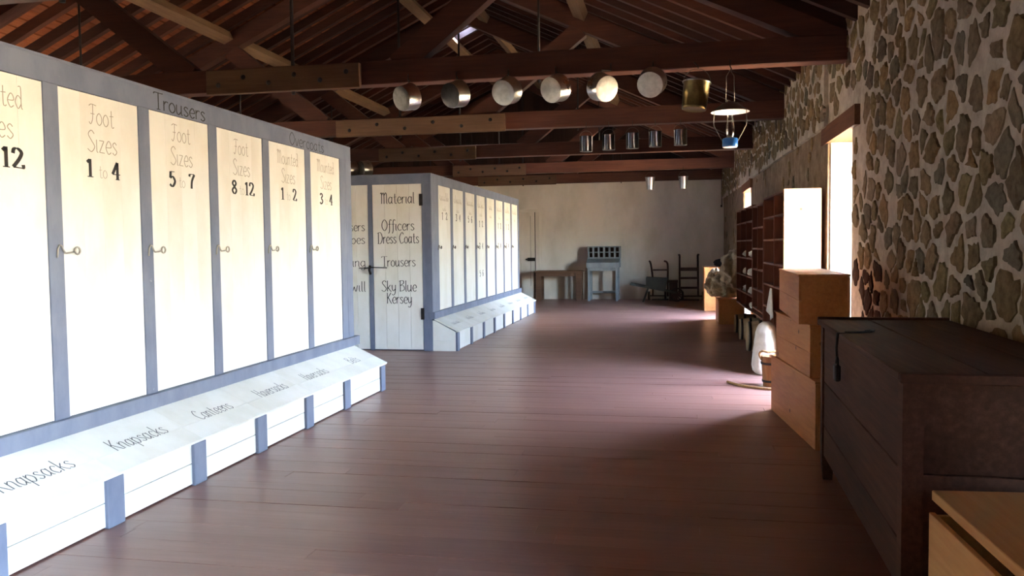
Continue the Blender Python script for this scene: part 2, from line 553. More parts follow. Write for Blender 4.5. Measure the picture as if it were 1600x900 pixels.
def catmull(P, k=5):
    if len(P) < 3:
        return [Vector(p) for p in P]
    P = [Vector(p) for p in P]
    closed = (P[0] - P[-1]).length < 1e-6
    out = []
    n = len(P)
    for i in range(n - 1):
        p0 = P[i - 1] if i else (P[-2] if closed else P[0])
        p1, p2 = P[i], P[i + 1]
        p3 = P[i + 2] if i + 2 < n else (P[1] if closed else P[-1])
        for j in range(k):
            t = j / k
            out.append(0.5 * (2 * p1 + (p2 - p0) * t + (2 * p0 - 5 * p1 + 4 * p2 - p3) * t * t + (3 * p1 - p0 - 3 * p2 + p3) * t ** 3))
    out.append(P[-1])
    return out


def text_width(s):
    return sum(G[c][0] for c in s)


def text_strokes(mb, s, cx, base, h, right, up, org, w0=.035, w1=.08, width=None, wob=0.0):
    """s centred at cx (in metres along right) with its baseline at base (metres along up) from org"""
    tw = text_width(s)
    sx = h if width is None else width / tw
    x = cx - tw * sx / 2
    right, up, org = Vector(right), Vector(up), Vector(org)
    for ch in s:
        adv, strokes = G[ch]
        for st in strokes:
            pts = catmull(st)
            vs = []
            m = len(pts)
            for i, p in enumerate(pts):
                d = pts[min(i + 1, m - 1)] - pts[max(i - 1, 0)]
                if d.length < 1e-6:
                    d = Vector((0, 1))
                d.normalize()
                w = (w0 + (w1 - w0) * abs(d.y)) * h / 2
                nx, ny = -d.y * w, d.x * w
                for sg in (1, -1):
                    a = x + p.x * sx + sg * nx
                    b = base + p.y * h + sg * ny
                    vs.append(org + right * a + up * b)
            mb.add(vs, [(2 * i, 2 * i + 1, 2 * i + 3, 2 * i + 2) for i in range(m - 1)])
        x += adv * sx
    return mb


def squiggle(mb, cx, base, h, width, right, up, org, rng):
    """marks of a painted word too small to be read"""
    right, up, org = Vector(right), Vector(up), Vector(org)
    n = max(4, int(width / (h * 0.5)))
    for i in range(n):
        x0 = cx - width / 2 + width * i / n
        hh = h * rng.choice((.5, .55, .6, .95))
        w = h * .09
        pts = [(x0, base + hh), (x0 + w * rng.uniform(-.5, 1), base + hh * .4), (x0 + width / n * .6, base), (x0 + width / n * .9, base + hh * .45)]
        vs = []
        for (a, b) in pts:
            vs += [org + right * (a - w / 2) + up * b, org + right * (a + w / 2) + up * (b + w * .4)]
        mb.add(vs, [(2 * k, 2 * k + 1, 2 * k + 3, 2 * k + 2) for k in range(3)])


# ================================================================== THE SETTING
ZT = 3.50            # underside of the tie beams
XR = -4.43           # ridge
Y0, Y1 = -4.2, 24.9  # hall ends
PIT = 0.47


def zroof(x, z0):    # height of a roof layer that is z0 high at the ridge
    return z0 - PIT * abs(x - XR)


# ---- outside ground
tag(B(-60, 60, -60, 80, -0.30, -0.12).build('ground_outside', 'ground'), kind='structure')

# ---- floor with its boards
floor = tag(B(XL - WALL_T, 2.6, Y0, Y1, -0.12, -0.022).build('floor', 'floor'), kind='structure')
rng = random.Random(3)
BW = 0.142
rest = MB()
row = 0
y = Y0
nb = 0
while y < Y1 - 0.02:
    x = XL + rng.uniform(-3.0, 0.0)
    yb = min(y + BW - 0.0014, Y1)
    while x < 2.55:
        L = rng.uniform(2.8, 4.9)
        xa, xb = max(x, XL), min(x + L - 0.0025, 2.55)
        if xb - xa > 0.02:
            dz = rng.uniform(-0.0012, 0.0012)
            if 2.9 < y < 11.5 and xb > -3.3 and xa < 1.3 and nb < 290:
                boxo('floor_board', 'floor', floor, xa, xb, y, yb, -0.022, dz)
                nb += 1
            else:
                rest.box(xa, xb, y, yb, -0.022, dz)
        x += L
    y += BW
tag(rest.build('floor_boards', 'floor', floor), kind='stuff')

# ---- right wall of field stone, with three doorways
wr = MB()


def wall_block(mb, ya, yb, za, zb, off=0.0):
    n = max(1, int((yb - ya) / 2))
    for i in range(n):
        a, b = ya + (yb - ya) * i / n, ya + (yb - ya) * (i + 1) / n
        pr = [(wx(a) + off, a), (wx(a) + WALL_T, a), (wx(b) + WALL_T, b), (wx(b) + off, b)]
        vs = [(p[0], p[1], za) for p in pr] + [(p[0], p[1], zb) for p in pr]
        mb.add(vs, [(0, 3, 2, 1), (4, 5, 6, 7), (0, 1, 5, 4), (1, 2, 6, 5), (2, 3, 7, 6), (3, 0, 4, 7)])


WTOP = 4.02
ys = [Y0] + [q for d in DOORS_R for q in d[:2]] + [Y1]
for i in range(0, len(ys), 2):
    if i < 4:
        wall_block(wr, ys[i], ys[i + 1], -0.02, WTOP)
wall_block(wr, ys[4] - 0.0, ys[5], 2.95, WTOP, -0.05)
wall_block(wr, ys[6] - 0.0, ys[7], 2.95, WTOP, -0.05)
for k, (a, b, h) in enumerate(DOORS_R):
    wall_block(wr, a, b, 2.95, WTOP, 0 if k < 2 else -0.05)
wall_right = tag(wr.build('wall_right', 'mortar'), kind='structure')
wr2 = MB()
wall_block(wr2, ys[4], ys[5], -0.02, 2.95)
wall_block(wr2, ys[6], ys[7], -0.02, 2.95)
wr2.build('lower_render', 'render', wall_right)
for k, (a, b, h) in enumerate(DOORS_R):
    lb = MB()
    e = 0.32
    xa = wx((a + b) / 2)
    lb.box(xa - 0.035, xa + WALL_T, a - e, b + e, h, h + 0.2)
    lb.build('lintel', 'lintel', wall_right)
    rv = MB()
    rv.box(wx(b) + 0.03, wx(b) + WALL_T, b - 0.03, b + 0.002, 0, h)
    rv.box(wx(a) + 0.03, wx(a) + WALL_T, a - 0.002, a + 0.03, 0, h)
    rv.build('reveal_plaster', 'reveal' if k else 'render', wall_right)
    fr = MB()
    xo = wx((a + b) / 2) + WALL_T - 0.14
    fr.box(xo, xo + 0.1, a + 0.03, a + 0.12, 0, h)
    fr.box(xo, xo + 0.1, b - 0.12, b - 0.03, 0, h)
    fr.box(xo, xo + 0.1, a + 0.12, b - 0.12, h - 0.1, h)
    dfr = tag(fr.build('door_%d' % (k + 1), 'lintel'), kind='structure')
    if k == 0:          # plank leaf added out of view, open inward to shade the chest end
        for q in range(5):
            boxo('plank', 'lintel', dfr, 0.93 + 0.182 * q, 1.11 + 0.182 * q, b + 0.02, b + 0.065, 0.03, h - 0.06)
    boxo('sill', 'lintel', wall_right, xa + 0.0, xa + WALL_T, a, b, -0.02, 0.012)


# stones laid into the wall
def clip(poly, p, q):
    """keep the side of poly nearer to p than to q, larger stones (third value) taking more room"""
    nx, ny = q[0] - p[0], q[1] - p[1]
    k = 0.5 + (p[2] - q[2]) / (2 * (nx * nx + ny * ny))
    k = min(max(k, 0.18), 0.82)
    mx, my = p[0] + nx * k, p[1] + ny * k
    out = []
    for i in range(len(poly)):
        a, b = poly[i], poly[(i + 1) % len(poly)]
        da = (a[0] - mx) * nx + (a[1] - my) * ny
        db = (b[0] - mx) * nx + (b[1] - my) * ny
        if da <= 0:
            out.append(a)
        if (da < 0) != (db < 0) and abs(da - db) > 1e-9:
            t = da / (da - db)
            out.append((a[0] + (b[0] - a[0]) * t, a[1] + (b[1] - a[1]) * t))
    return out


rng = random.Random(11)
sites = {}
DY, DZ = 0.27, 0.2
ny, nz = int((25.0 - 2.2) / DY), int(4.1 / DZ)
for i in range(ny):
    for j in range(nz):
        sites[i, j] = (2.2 + (i + (0.5 if j % 2 else 0) + rng.uniform(-.42, .42)) * DY, (j + 0.5 + rng.uniform(-.38, .38)) * DZ, 0.035 * rng.random() ** 2)


def lens_ok(yc, zc):
    for (a, b, h) in DOORS_R:
        if a - 0.12 < yc < b + 0.12 and zc < h + 0.08:
            return False
        if a - 0.44 < yc < b + 0.44 and h - 0.14 < zc < h + 0.34:
            return False
    if yc > 10.1 and zc < 3.02:
        return rng.random() < 0.12 and zc > 0.3
    return zc < WTOP - 0.08


far_stones = MB()
n_st = 0
for (i, j), p in sites.items():
    if not lens_ok(*p[:2]):
        continue
    if rng.random() < 0.05:
        continue
    poly = [(p[0] - .4, p[1] - .35), (p[0] + .4, p[1] - .35), (p[0] + .4, p[1] + .35), (p[0] - .4, p[1] + .35)]
    for di in (-2, -1, 0, 1, 2):
        for dj in (-2, -1, 0, 1, 2):
            q = sites.get((i + di, j + dj))
            if q and (di or dj):
                poly = clip(poly, p, q)
    if len(poly) < 3:
        continue
    cx = sum(q[0] for q in poly) / len(poly)
    cz = sum(q[1] for q in poly) / len(poly)
    sh = rng.uniform(0.66, 0.93)
    # resample the outline, ragged as the smeared mortar leaves it
    per = []
    tot = 0
    for k in range(len(poly)):
        a, b = poly[k], poly[(k + 1) % len(poly)]
        tot += math.hypot(a[0] - b[0], a[1] - b[1])
    nseg = 21
    acc, k, pos = 0.0, 0, 0.0
    a, b = poly[0], poly[1 % len(poly)]
    seg = math.hypot(a[0] - b[0], a[1] - b[1])
    for s in range(nseg):
        target = tot * s / nseg
        while acc + seg < target - 1e-9:
            acc += seg
            k += 1
            a, b = poly[k % len(poly)], poly[(k + 1) % len(poly)]
            seg = math.hypot(a[0] - b[0], a[1] - b[1])
        t = (target - acc) / max(seg, 1e-6)
        per.append((a[0] + (b[0] - a[0]) * t, a[1] + (b[1] - a[1]) * t))
    out = []
    for (qy, qz) in per:
        f = sh * rng.uniform(0.8, 1.1)
        out.append((cx + (qy - cx) * f, cz + (qz - cz) * f))
    proud = rng.uniform(0.006, 0.022)
    off = -0.05 if (cz > 2.95 and cx > 10.13) else 0.0
    vs = []
    for (qy, qz) in out:
        vs.append((wx(qy) + off + 0.012, qy, qz))
    for (qy, qz) in out:
        f = 0.93
        yy, zz = cx + (qy - cx) * f, cz + (qz - cz) * f
        vs.append((wx(yy) + off - proud * rng.uniform(.5, 1.1), yy, zz))
    vs.append((wx(cx) + off - proud * 1.35, cx, cz))
    m = len(out)
    fs = [(k, k + m, (k + 1) % m + m, (k + 1) % m) for k in range(m)] + [(k + m, 2 * m, (k + 1) % m + m) for k in range(m)]
    vis = 4.2 < cx < 8.95 and cz > 0.75 and n_st < 300
    if vis:
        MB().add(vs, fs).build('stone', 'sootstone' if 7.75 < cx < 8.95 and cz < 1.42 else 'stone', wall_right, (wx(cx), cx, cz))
        n_st += 1
    else:
        far_stones.add(vs, fs)
tag(far_stones.build('stone_facing', 'stone', wall_right), kind='stuff')

# ---- left wall with windows
wl = MB()
edges = [Y0]
for a, b in WINS_L:
    edges += [a, b]
edges.append(Y1)
for i in range(0, len(edges), 2):
    wl.box(XL - WALL_T, XL, edges[i], edges[i + 1], -0.02, WTOP)
for a, b in WINS_L:
    wl.box(XL - WALL_T, XL, a, b, -0.02, 1.0)
    wl.box(XL - WALL_T, XL, a, b, 2.5, WTOP)
tag(wl.build('wall_left', 'plaster'), kind='structure')

# ---- end walls
wb = MB().box(XL, 2.6, Y1, Y1 + WALL_T, -0.02, 3.53)
wall_back = tag(wb.build('wall_back', 'plaster'), kind='structure')
wf = MB().box(XL, 2.6, Y0 - WALL_T, Y0, -0.02, 3.53)
wall_front = tag(wf.build('wall_front', 'render'), kind='structure')
for par, ya, yb in ((wall_back, Y1 + 0.05, Y1 + 0.3), (wall_front, Y0 - 0.3, Y0 - 0.05)):
    x = XL
    while x < 2.0:
        xb = x + 0.24
        za, zb = zroof(x, 6.98), zroof(xb, 6.98)
        alt = 0.012 * (int(round((x - XL) / 0.24)) % 2)
        MB().prism([(x, 3.53), (xb + 0.02, 3.53), (xb + 0.02, zb), (x, za)], 'y', ya + alt, yb + alt).build('gable_board', 'gable', par)
        x = xb
# plank door in the end wall
dr = tag(empty('door_4', (-4.5, Y1, 0)), kind='structure')
for k, (xa, xb) in enumerate(((-5.0, -4.78), (-4.775, -4.55), (-4.545, -4.252), (-4.240, -4.118), (-4.092, -3.99))):
    boxo('plank', 'plaster', dr, xa, xb, Y1 - 0.035, Y1 + 0.01, 0.03, 2.66)
boxo('door_gap', 'iron', dr, -4.118, -4.092, Y1 - 0.012, Y1 + 0.005, 0.2, 2.66)
boxo('door_gap', 'iron', dr, -4.252, -4.240, Y1 - 0.012, Y1 + 0.005, 0.4, 2.55)
fr = MB()
fr.box(-3.985, -3.9, Y1 - 0.02, Y1 + 0.01, 0, 2.75)
fr.box(-5.09, -5.005, Y1 - 0.02, Y1 + 0.01, 0, 2.75)
fr.box(-5.005, -3.985, Y1 - 0.02, Y1 + 0.01, 2.67, 2.75)
fr.build('door_frame', 'plaster', dr)
lt = MB().box(-4.34, -4.10, Y1 - 0.11, Y1 - 0.035, 1.17, 1.27)
lt.tube([(-4.34, Y1 - 0.075, 1.22), (-4.40, Y1 - 0.075, 1.22)], 0.025)
lt.build('latch', 'iron', dr, None, 0.008)

# ---- roof: boards over common rafters, a small open hatch near the ridge
CEIL = {}
HOLE = (-4.96, -4.66, 18.5, 19.15)
for side, nm in ((-1, 'ceiling_left'), (1, 'ceiling_right')):
    cover = MB()

    def sheet(xa, xb, ya, yb, z0, t):
        cover.prism([(xa, zroof(xa, z0)), (xb, zroof(xb, z0)), (xb, zroof(xb, z0) + t), (xa, zroof(xa, z0) + t)], 'y', ya, yb)
    if side < 0:
        xo = XL - WALL_T - 0.3
        sheet(xo, XR, Y0 - 0.6, HOLE[2], 6.93, 0.05)
        sheet(xo, XR, HOLE[3], Y1 + 0.6, 6.93, 0.05)
        sheet(xo, HOLE[0], HOLE[2], HOLE[3], 6.93, 0.05)
        sheet(HOLE[1], XR, HOLE[2], HOLE[3], 6.93, 0.05)
    else:
        sheet(XR, 2.75, Y0 - 0.6, Y1 + 0.6, 6.93, 0.05)
    ceil = CEIL[side] = tag(cover.build(nm, 'gable'), kind='structure')
    # sheathing boards run the length of the hall
    k = 0
    while True:
        xa = XR + side * (0.02 + 0.175 * k)
        xb = xa + side * 0.148
        k += 1
        if (side > 0 and xb > 2.4) or (side < 0 and xb < XL - 0.5):
            break
        lo, hi = min(xa, xb), max(xa, xb)
        spans = [(Y0 - 0.5, Y1 + 0.5)]
        if side < 0 and hi > HOLE[0] and lo < HOLE[1]:
            spans = [(Y0 - 0.5, HOLE[2]), (HOLE[3], Y1 + 0.5)]
        for ya, yb in spans:
            MB().prism([(lo, zroof(lo, 6.89)), (hi, zroof(hi, 6.89)), (hi, zroof(hi, 6.912)), (lo, zroof(lo, 6.912))], 'y', ya, yb).build('sheathing_board', 'sheath', ceil)
    y = Y0 + 0.3
    first = None
    while y < Y1 - 0.1:
        xe = (XL - WALL_T - 0.2) if side < 0 else 2.65
        lo, hi = min(XR, xe), max(XR, xe)
        if first is None:
            first = MB().prism([(lo, zroof(lo, 6.735)), (hi, zroof(hi, 6.735)), (hi, zroof(hi, 6.89)), (lo, zroof(lo, 6.89))], 'y', -0.045, 0.045).build('common_rafter', 'rafter', ceil)
            first.location.y = y
            first.matrix_parent_inverse = Matrix()
        else:
            c = first.copy()
            COL.objects.link(c)
            c.parent = ceil
            c.location.y = y
        y += 0.47

# ---- trusses
TY = [1.3, 5.45, 9.25, 13.2, 17.15, 21.2, 24.72]
SPL = {1.3: (-5.5, -3.4), 5.45: (-5.6, -3.3), 9.25: (-5.47, -3.53), 13.2: (-5.5, -2.62), 17.15: (-6.2, -4.05), 21.2: (-5.65, -3.7), 24.72: (-5.8, -3.4)}
TL = {1.3: 'timber roof truss overhead nearest the camera', 5.45: 'timber roof truss over the near cabinet, only its tan plank end in view', 9.25: 'timber roof truss that carries the hanging pans and the lantern',
      13.2: 'timber roof truss directly behind the row of pans, with long tan splice plank', 17.15: 'dark timber roof truss behind the row of hanging tin cans', 21.2: 'timber roof truss above the two small hanging pails',
      24.72: 'timber roof truss lying against the white end wall'}
for ty in TY:
    if ty < 3:
        continue
    T = tag(empty('roof_truss', (XR, ty, ZT)), TL[ty], 'roof truss', 'roof trusses')
    xr_end = wx(ty) + 0.1
    boxo('tie_beam', 'timber', T, XL, xr_end, ty - 0.1, ty + 0.1, ZT, ZT + 0.27, 0.008)
    for sd in (-1, 1):
        xe = xr_end if sd > 0 else 2 * XR - xr_end
        lo, hi = (XR, xe) if sd > 0 else (xe, XR)
        pr = [(lo, max(ZT + 0.01, zroof(lo, 6.40))), (hi, max(ZT + 0.01, zroof(hi, 6.40))), (hi, zroof(hi, 6.73)), (lo, zroof(lo, 6.73))]
        MB().prism(pr, 'y', ty - 0.09, ty + 0.09).build('principal_rafter', 'timber', T)
        xa, xb = XR + sd * 1.32, XR + sd * 3.02
        za, zb = ZT + 0.20, 5.03
        MB().bar((xa, ty, za), (xb, ty, zb), 0.16, 0.28, (0, 0, 1)).build('strut', 'timber', T)
        xq = XR + sd * 2.95
        MB().tube([(xq, ty + 0.12, ZT - 0.03), (xq, ty + 0.12, zroof(xq, 6.8))], 0.014, 6).build('queen_rod', 'iron', T)
    MB().tube([(XR, ty - 0.0, ZT - 0.05), (XR, ty - 0.0, 6.5)], 0.022, 8).build('king_rod', 'iron', T)
    a, b = SPL[ty]
    boxo('splice_plank', 'plank', T, a, b, ty - 0.17, ty - 0.102, ZT - 0.035, ZT + 0.245, 0.006)
    n = 6
    for q in range(n):
        xq = a + (b - a) * (q + 0.5) / n
        zq = ZT + (0.15 if q % 2 else 0.07)
        mq = Matrix.Translation((xq, ty - 0.17, zq)) @ Matrix.Rotation(math.pi / 2, 4, 'X')
        MB().lathe([(0.001, 0.02), (0.016, 0.016), (0.03, 0.004), (0.03, -0.005)], 10, mq).build('bolt', 'iron', T)
# purlins between the trusses, parts of the two roof slopes
tys = [Y0] + TY
for i in range(len(tys) - 1):
    ya, yb = tys[i] + 0.1, tys[i + 1] - 0.1
    if yb < 5:
        continue
    for px in (-7.45, -5.0, -3.86, -1.42):
        ang = math.atan(PIT) * (1 if px < XR else -1)
        zc = zroof(px, 6.73) - 0.115
        m = Matrix.Translation((px, 0, zc)) @ Matrix.Rotation(-ang, 4, 'Y')
        MB().box(-0.095, 0.095, ya, yb, -0.03, 0.115, m).build('purlin', 'purlin', CEIL[-1 if px < XR else 1], (px, (ya + yb) / 2, zc))

# ================================================================== CABINETS
UPX = Vector((0, 0, 1))


def plank_door(par, xface, ya, yb, za, zb, nplank, hinge=False):
    """door facing +x made of upright planks"""
    d = empty('door', (xface, ya, za), par)
    w = (yb - ya) / nplank
    for k in range(nplank):
        boxo('plank', 'cream', d, xface - 0.03, xface, ya + k * w + (0.0008 if k else 0), ya + (k + 1) * w - 0.0008, za, zb)
    return d


def hook(par, xf, y, z, mate='hookmetal', s=1.0):
    """hook and eye: an s-shaped wire hooked in an eye on the stile, screwed to the door at its other end"""
    pts = [(xf + .006, y - .062 * s, z - .04 * s), (xf + .012, y - .062 * s, z + .012 * s), (xf + .016, y - .052 * s, z + .034 * s), (xf + .016, y - .036 * s, z + .032 * s), (xf + .016, y - .022 * s, z + .004 * s),
           (xf + .014, y - .002 * s, z - .014 * s), (xf + .012, y + .04 * s, z - .012 * s), (xf + .010, y + .085 * s, z - .006 * s)]
    h = MB().tube(pts, 0.0055 * s, 6)
    ring = [(xf + .010, y + .105 * s + .022 * s * math.cos(t), z + .022 * s * math.sin(t)) for t in [2 * math.pi * q / 12 for q in range(12)]]
    h.tube(ring, 0.006 * s, 6, True, True)
    return h.build('hook', mate, par)


RY = Vector((0, 1, 0))


def letter(par, name, xf, lines, mname):
    for (t, cy, base, h, w0, w1, wd) in lines:
        text_strokes(MB_ := MB(), t, 0, 0, h, RY, UPX, (xf + 0.0012, cy, base), w0, w1, wd)
        MB_.build(name, mname, par)


def bins(par, XF, XBIN, yb0, stubs, planks, words, rng=None):
    """sloping lids and boarded fronts of the low bins in front of the doors; stubs are battens (y0,y1)"""
    for k, (a, b) in enumerate(stubs):
        boxo('batten', 'blue', par, XBIN - 0.012, XBIN + 0.022, a, b, 0.0, 0.285, 0.003)
    sl0, sl1 = Vector((XF + 0.03, 0, 0.505)), Vector((XBIN + 0.045, 0, 0.313))
    dv = (sl1 - sl0)
    nv = Vector((-dv.z, 0, dv.x)).normalized() * 0.022
    for k in range(len(stubs) - 1):
        ya = (stubs[k][0] + stubs[k][1]) / 2
        yb = (stubs[k + 1][0] + stubs[k + 1][1]) / 2
        if k == 0:
            ya = stubs[0][0] - 0.0
        if k == len(stubs) - 2:
            yb = stubs[-1][1] + 0.0
        lid = empty('bin_lid', (sl0.x, ya, 0.5), par)
        cut = 0.62
        for (t0, t1) in ((0.0, cut - 0.004), (cut + 0.001, 1.0)):
            p, q = sl0 + dv * t0, sl0 + dv * t1
            prof = [(p.x, p.z), (q.x, q.z), (q.x - nv.x, q.z - nv.z), (p.x - nv.x, p.z - nv.z)]
            MB().prism(prof, 'y', ya + 0.0012, yb - 0.0012).build('plank', 'cream', lid)
        if words and words[k]:
            s, cy, wd, h = words[k]
            up = (-dv).normalized()
            mb = MB()
            org = sl0 + dv * cut + nv.normalized() * 0.0015
            text_strokes(mb, s, 0, 0, h, RY, up, (org.x, cy, org.z), .03, .07, wd)
            mb.build('lettering', 'inkmid', lid)
        elif rng:
            mb = MB()
            up = (-dv).normalized()
            org = sl0 + dv * .62 + nv.normalized() * 0.0015
            squiggle(mb, 0, 0, 0.11, 0.4, RY, up, (org.x, (ya + yb) / 2, org.z), rng)
            mb.build('lettering', 'inkmid', lid)
        fa, fb = stubs[k][1] + 0.001, stubs[k + 1][0] - 0.001
        fr = empty('bin_front', (XBIN, fa, 0), par)
        if planks == 2:
            boxo('plank', 'cream', fr, XBIN - 0.025, XBIN, fa - .05, fb + .05, 0.012, 0.149)
            boxo('plank', 'cream', fr, XBIN - 0.025, XBIN, fa - .05, fb + .05, 0.155, 0.308)
        else:
            boxo('plank', 'cream', fr, XBIN - 0.025, XBIN, fa - .05, fb + .05, 0.012, 0.308)


# ---- near cabinet
XF1, XB1 = -3.60, -3.215
PITCH = 0.873
C1 = tag(empty('locker_cabinet', (-4.6, 5.6, 0)), 'long near white locker cabinet with blue-grey frame and sloping bin lids', 'cabinet', 'locker cabinets')
ND = 7
dends = [8.597 - PITCH * k for k in range(ND)]          # far edge of each door
ystart = dends[-1] - 0.745 - 0.13
boxo('carcass', 'blue', C1, -5.55, XF1 - 0.04, ystart, 8.90, 0.0, 2.70)
boxo('top_rail', 'blue', C1, XF1 - 0.04, XF1 + 0.006, ystart, 8.915, 2.598, 2.742, 0.002)
boxo('cap_board', 'blue', C1, -5.6, XF1 + 0.006, ystart, 8.915, 2.742, 2.757)
boxo('bottom_rail', 'blue', C1, XF1 - 0.04, XF1 + 0.042, ystart, 9.0, 0.5, 0.6, 0.003)
boxo('plinth', 'blue', C1, XF1 - 0.04, XF1 + 0.0, ystart, 8.9, 0.0, 0.5)
boxo('end_stile', 'blue', C1, XF1 - 0.04, XF1 + 0.006, 8.601, 8.76, 0.6, 2.598)
boxo('end_stile', 'blue', C1, XF1 - 0.04, XF1 + 0.006, 8.763, 8.915, 0.6, 2.598)
TXT = [('Mounted', '3', '4'), ('Mounted', '1', '2'), ('Foot', '8', '12'), ('Foot', '5', '7'), ('Foot', '1', '4'), ('Mounted', '8', '12'), None]
for k, yb in enumerate(dends):
    ya = yb - 0.745
    boxo('stile', 'blue', C1, XF1 - 0.04, XF1 + 0.006, ya - 0.124, ya - 0.004, 0.6, 2.598, 0.002)
    d = plank_door(C1, XF1, ya, yb, 0.604, 2.594, 4)
    hook(d, XF1 + 0.004, ya - 0.004, 1.61)
    if TXT[k]:
        a, n1, n2 = TXT[k]
        cy = (ya + yb) / 2 + 0.01
        letter(d, 'lettering', XF1, [(a, cy, 2.41, .125, .035, .055, .24 if a == 'Foot' else .44), ('Sizes', cy, 2.235, .135, .035, .055, .29)], 'inklight')
        wn_ = .085
        letter(d, 'numeral', XF1, [(n1, cy - .125, 2.075, .112, .05, .24, wn_ * len(n1)), (n2, cy + .125, 2.075, .112, .05, .24, wn_ * len(n2))], 'ink')
        letter(d, 'small_lettering', XF1, [('to', cy - .005, 2.075, .085, .03, .05, .085)], 'inklight')
letter(C1, 'lettering', XF1 + 0.006, [('Trousers', 5.615, 2.612, .118, .05, .11, .66), ('Overcoats', 7.79, 2.612, .118, .04, .08, .80)], 'ink')
st1 = [(7.655 - 0.878 * (k - 1), 7.803 - 0.878 * (k - 1)) for k in range(ND)]
st1[0] = (8.70, 8.83)
st1.reverse()
W1 = [None] * (len(st1) - 1)
names = ['Belts', 'Haversacks', 'Haversacks', 'Canteens', 'Knapsacks', 'Knapsacks']
for k, s in enumerate(names):
    idx = len(st1) - 2 - k
    if idx >= 0:
        cy = (st1[idx][1] + st1[idx + 1][0]) / 2 + (0.0)
        W1[idx] = (s, cy + {'Belts': .05, 'Haversacks': .05}.get(s, .02), {'Belts': .25, 'Canteens': .46, 'Haversacks': .50}.get(s, .54), 0.115)
bins(C1, XF1, XB1, 0, st1, 2, W1)
boxo('bin_end', 'cream', C1, XF1, XB1 - 0.03, 8.80, 8.825, 0.0, 0.30)

# ---- far cabinet
XF2, XB2 = -3.65, -3.28
C2 = tag(empty('locker_cabinet', (-4.6, 16, 0)), 'farther white locker cabinet with lettered end doors, standing before the end wall', 'cabinet', 'locker cabinets')
YN = 12.27
boxo('carcass', 'blue', C2, -5.55, XF2 - 0.04, YN + 0.045, 19.70, 0.0, 2.70)
boxo('top_rail', 'blue', C2, XF2 - 0.04, XF2 + 0.006, YN, 19.70, 2.604, 2.745, 0.002)
boxo('cap_board', 'blue', C2, -5.6, XF2 + 0.006, YN, 19.70, 2.745, 2.757)
boxo('bottom_rail', 'blue', C2, XF2 - 0.04, XF2 + 0.045, YN - 0.02, 19.75, 0.5, 0.604, 0.003)
boxo('plinth', 'blue', C2, XF2 - 0.04, XF2, YN, 19.70, 0.0, 0.5)
boxo('end_stile', 'blue', C2, XF2 - 0.04, XF2 + 0.006, YN, 12.672, 0.604, 2.604)
rng2 = random.Random(5)
NUM = [[('1', '2', 2.06)], [('3', '4', 2.06)], [('5', '6', 2.06)], [('1', '2', 2.0), ('3', '4', 1.57), ('5', '6', 1.04)], [('', '', 0)], [('1', '2', 2.0), ('3', '4', 1.57)], [('1', '2', 2.0), ('3', '4', 1.57)], [('', '', 0)]]
for k in range(8):
    ya = 12.68 + PITCH * k
    yb = ya + 0.725
    boxo('stile', 'blue', C2, XF2 - 0.04, XF2 + 0.006, yb + 0.004, ya + PITCH - 0.004 if k < 7 else 19.70, 0.604, 2.604)
    d = plank_door(C2, XF2, ya, yb, 0.608, 2.6, 3)
    hook(d, XF2 + 0.004, ya - 0.004, 1.61, 'wire')
    mb = MB()
    squiggle(mb, 0, 0, .15, .52 if k != 4 else .3, RY, UPX, (XF2 + .0015, (ya + yb) / 2, 2.36), rng2)
    squiggle(mb, 0, 0, .09, .2, RY, UPX, (XF2 + .0015, (ya + yb) / 2, 2.2), rng2)
    mb.build('small_lettering', 'inklight', d)
    ln = []
    for (p, q, zz) in NUM[k]:
        if p:
            ln += [(p, (ya + yb) / 2 - .12, zz, .12, .05, .2, .09), (q, (ya + yb) / 2 + .12, zz, .12, .05, .2, .09)]
    if ln:
        letter(d, 'numeral', XF2, ln, 'ink')
st2 = [(12.29, 12.42)] + [(13.19 + 0.905 * k, 13.30 + 0.905 * k) for k in range(7)] + [(19.56, 19.68)]
bins(C2, XF2, XB2, 0, st2, 1, None, rng2)
# near end of the bins and the lettered end doors
be = empty('bin_end', (XF2, YN, 0), C2)
MB().prism([(XF2, 0.0), (XB2 - 0.012, 0.0), (XB2 - 0.012, 0.16), (XF2, 0.16)], 'y', YN, YN + 0.02).build('plank', 'cream', be)
MB().prism([(XF2, 0.163), (XB2 - 0.012, 0.163), (XB2 - 0.012, 0.30), (XF2 + 0.03, 0.475), (XF2, 0.475)], 'y', YN, YN + 0.02).build('plank', 'cream', be)
boxo('end_stile', 'blue', C2, -3.795, XF2, YN - 0.006, YN + 0.045, 0.0, 2.6)
boxo('end_stile', 'blue', C2, -4.672, -4.604, YN - 0.006, YN + 0.045, 0.0, 2.6)
boxo('end_stile', 'blue', C2, -5.55, -5.47, YN - 0.006, YN + 0.045, 0.0, 2.6)
boxo('end_top_rail', 'blue', C2, -5.55, XF2 - 0.0, YN - 0.006, YN + 0.045, 2.6, 2.745)
RX = Vector((1, 0, 0))
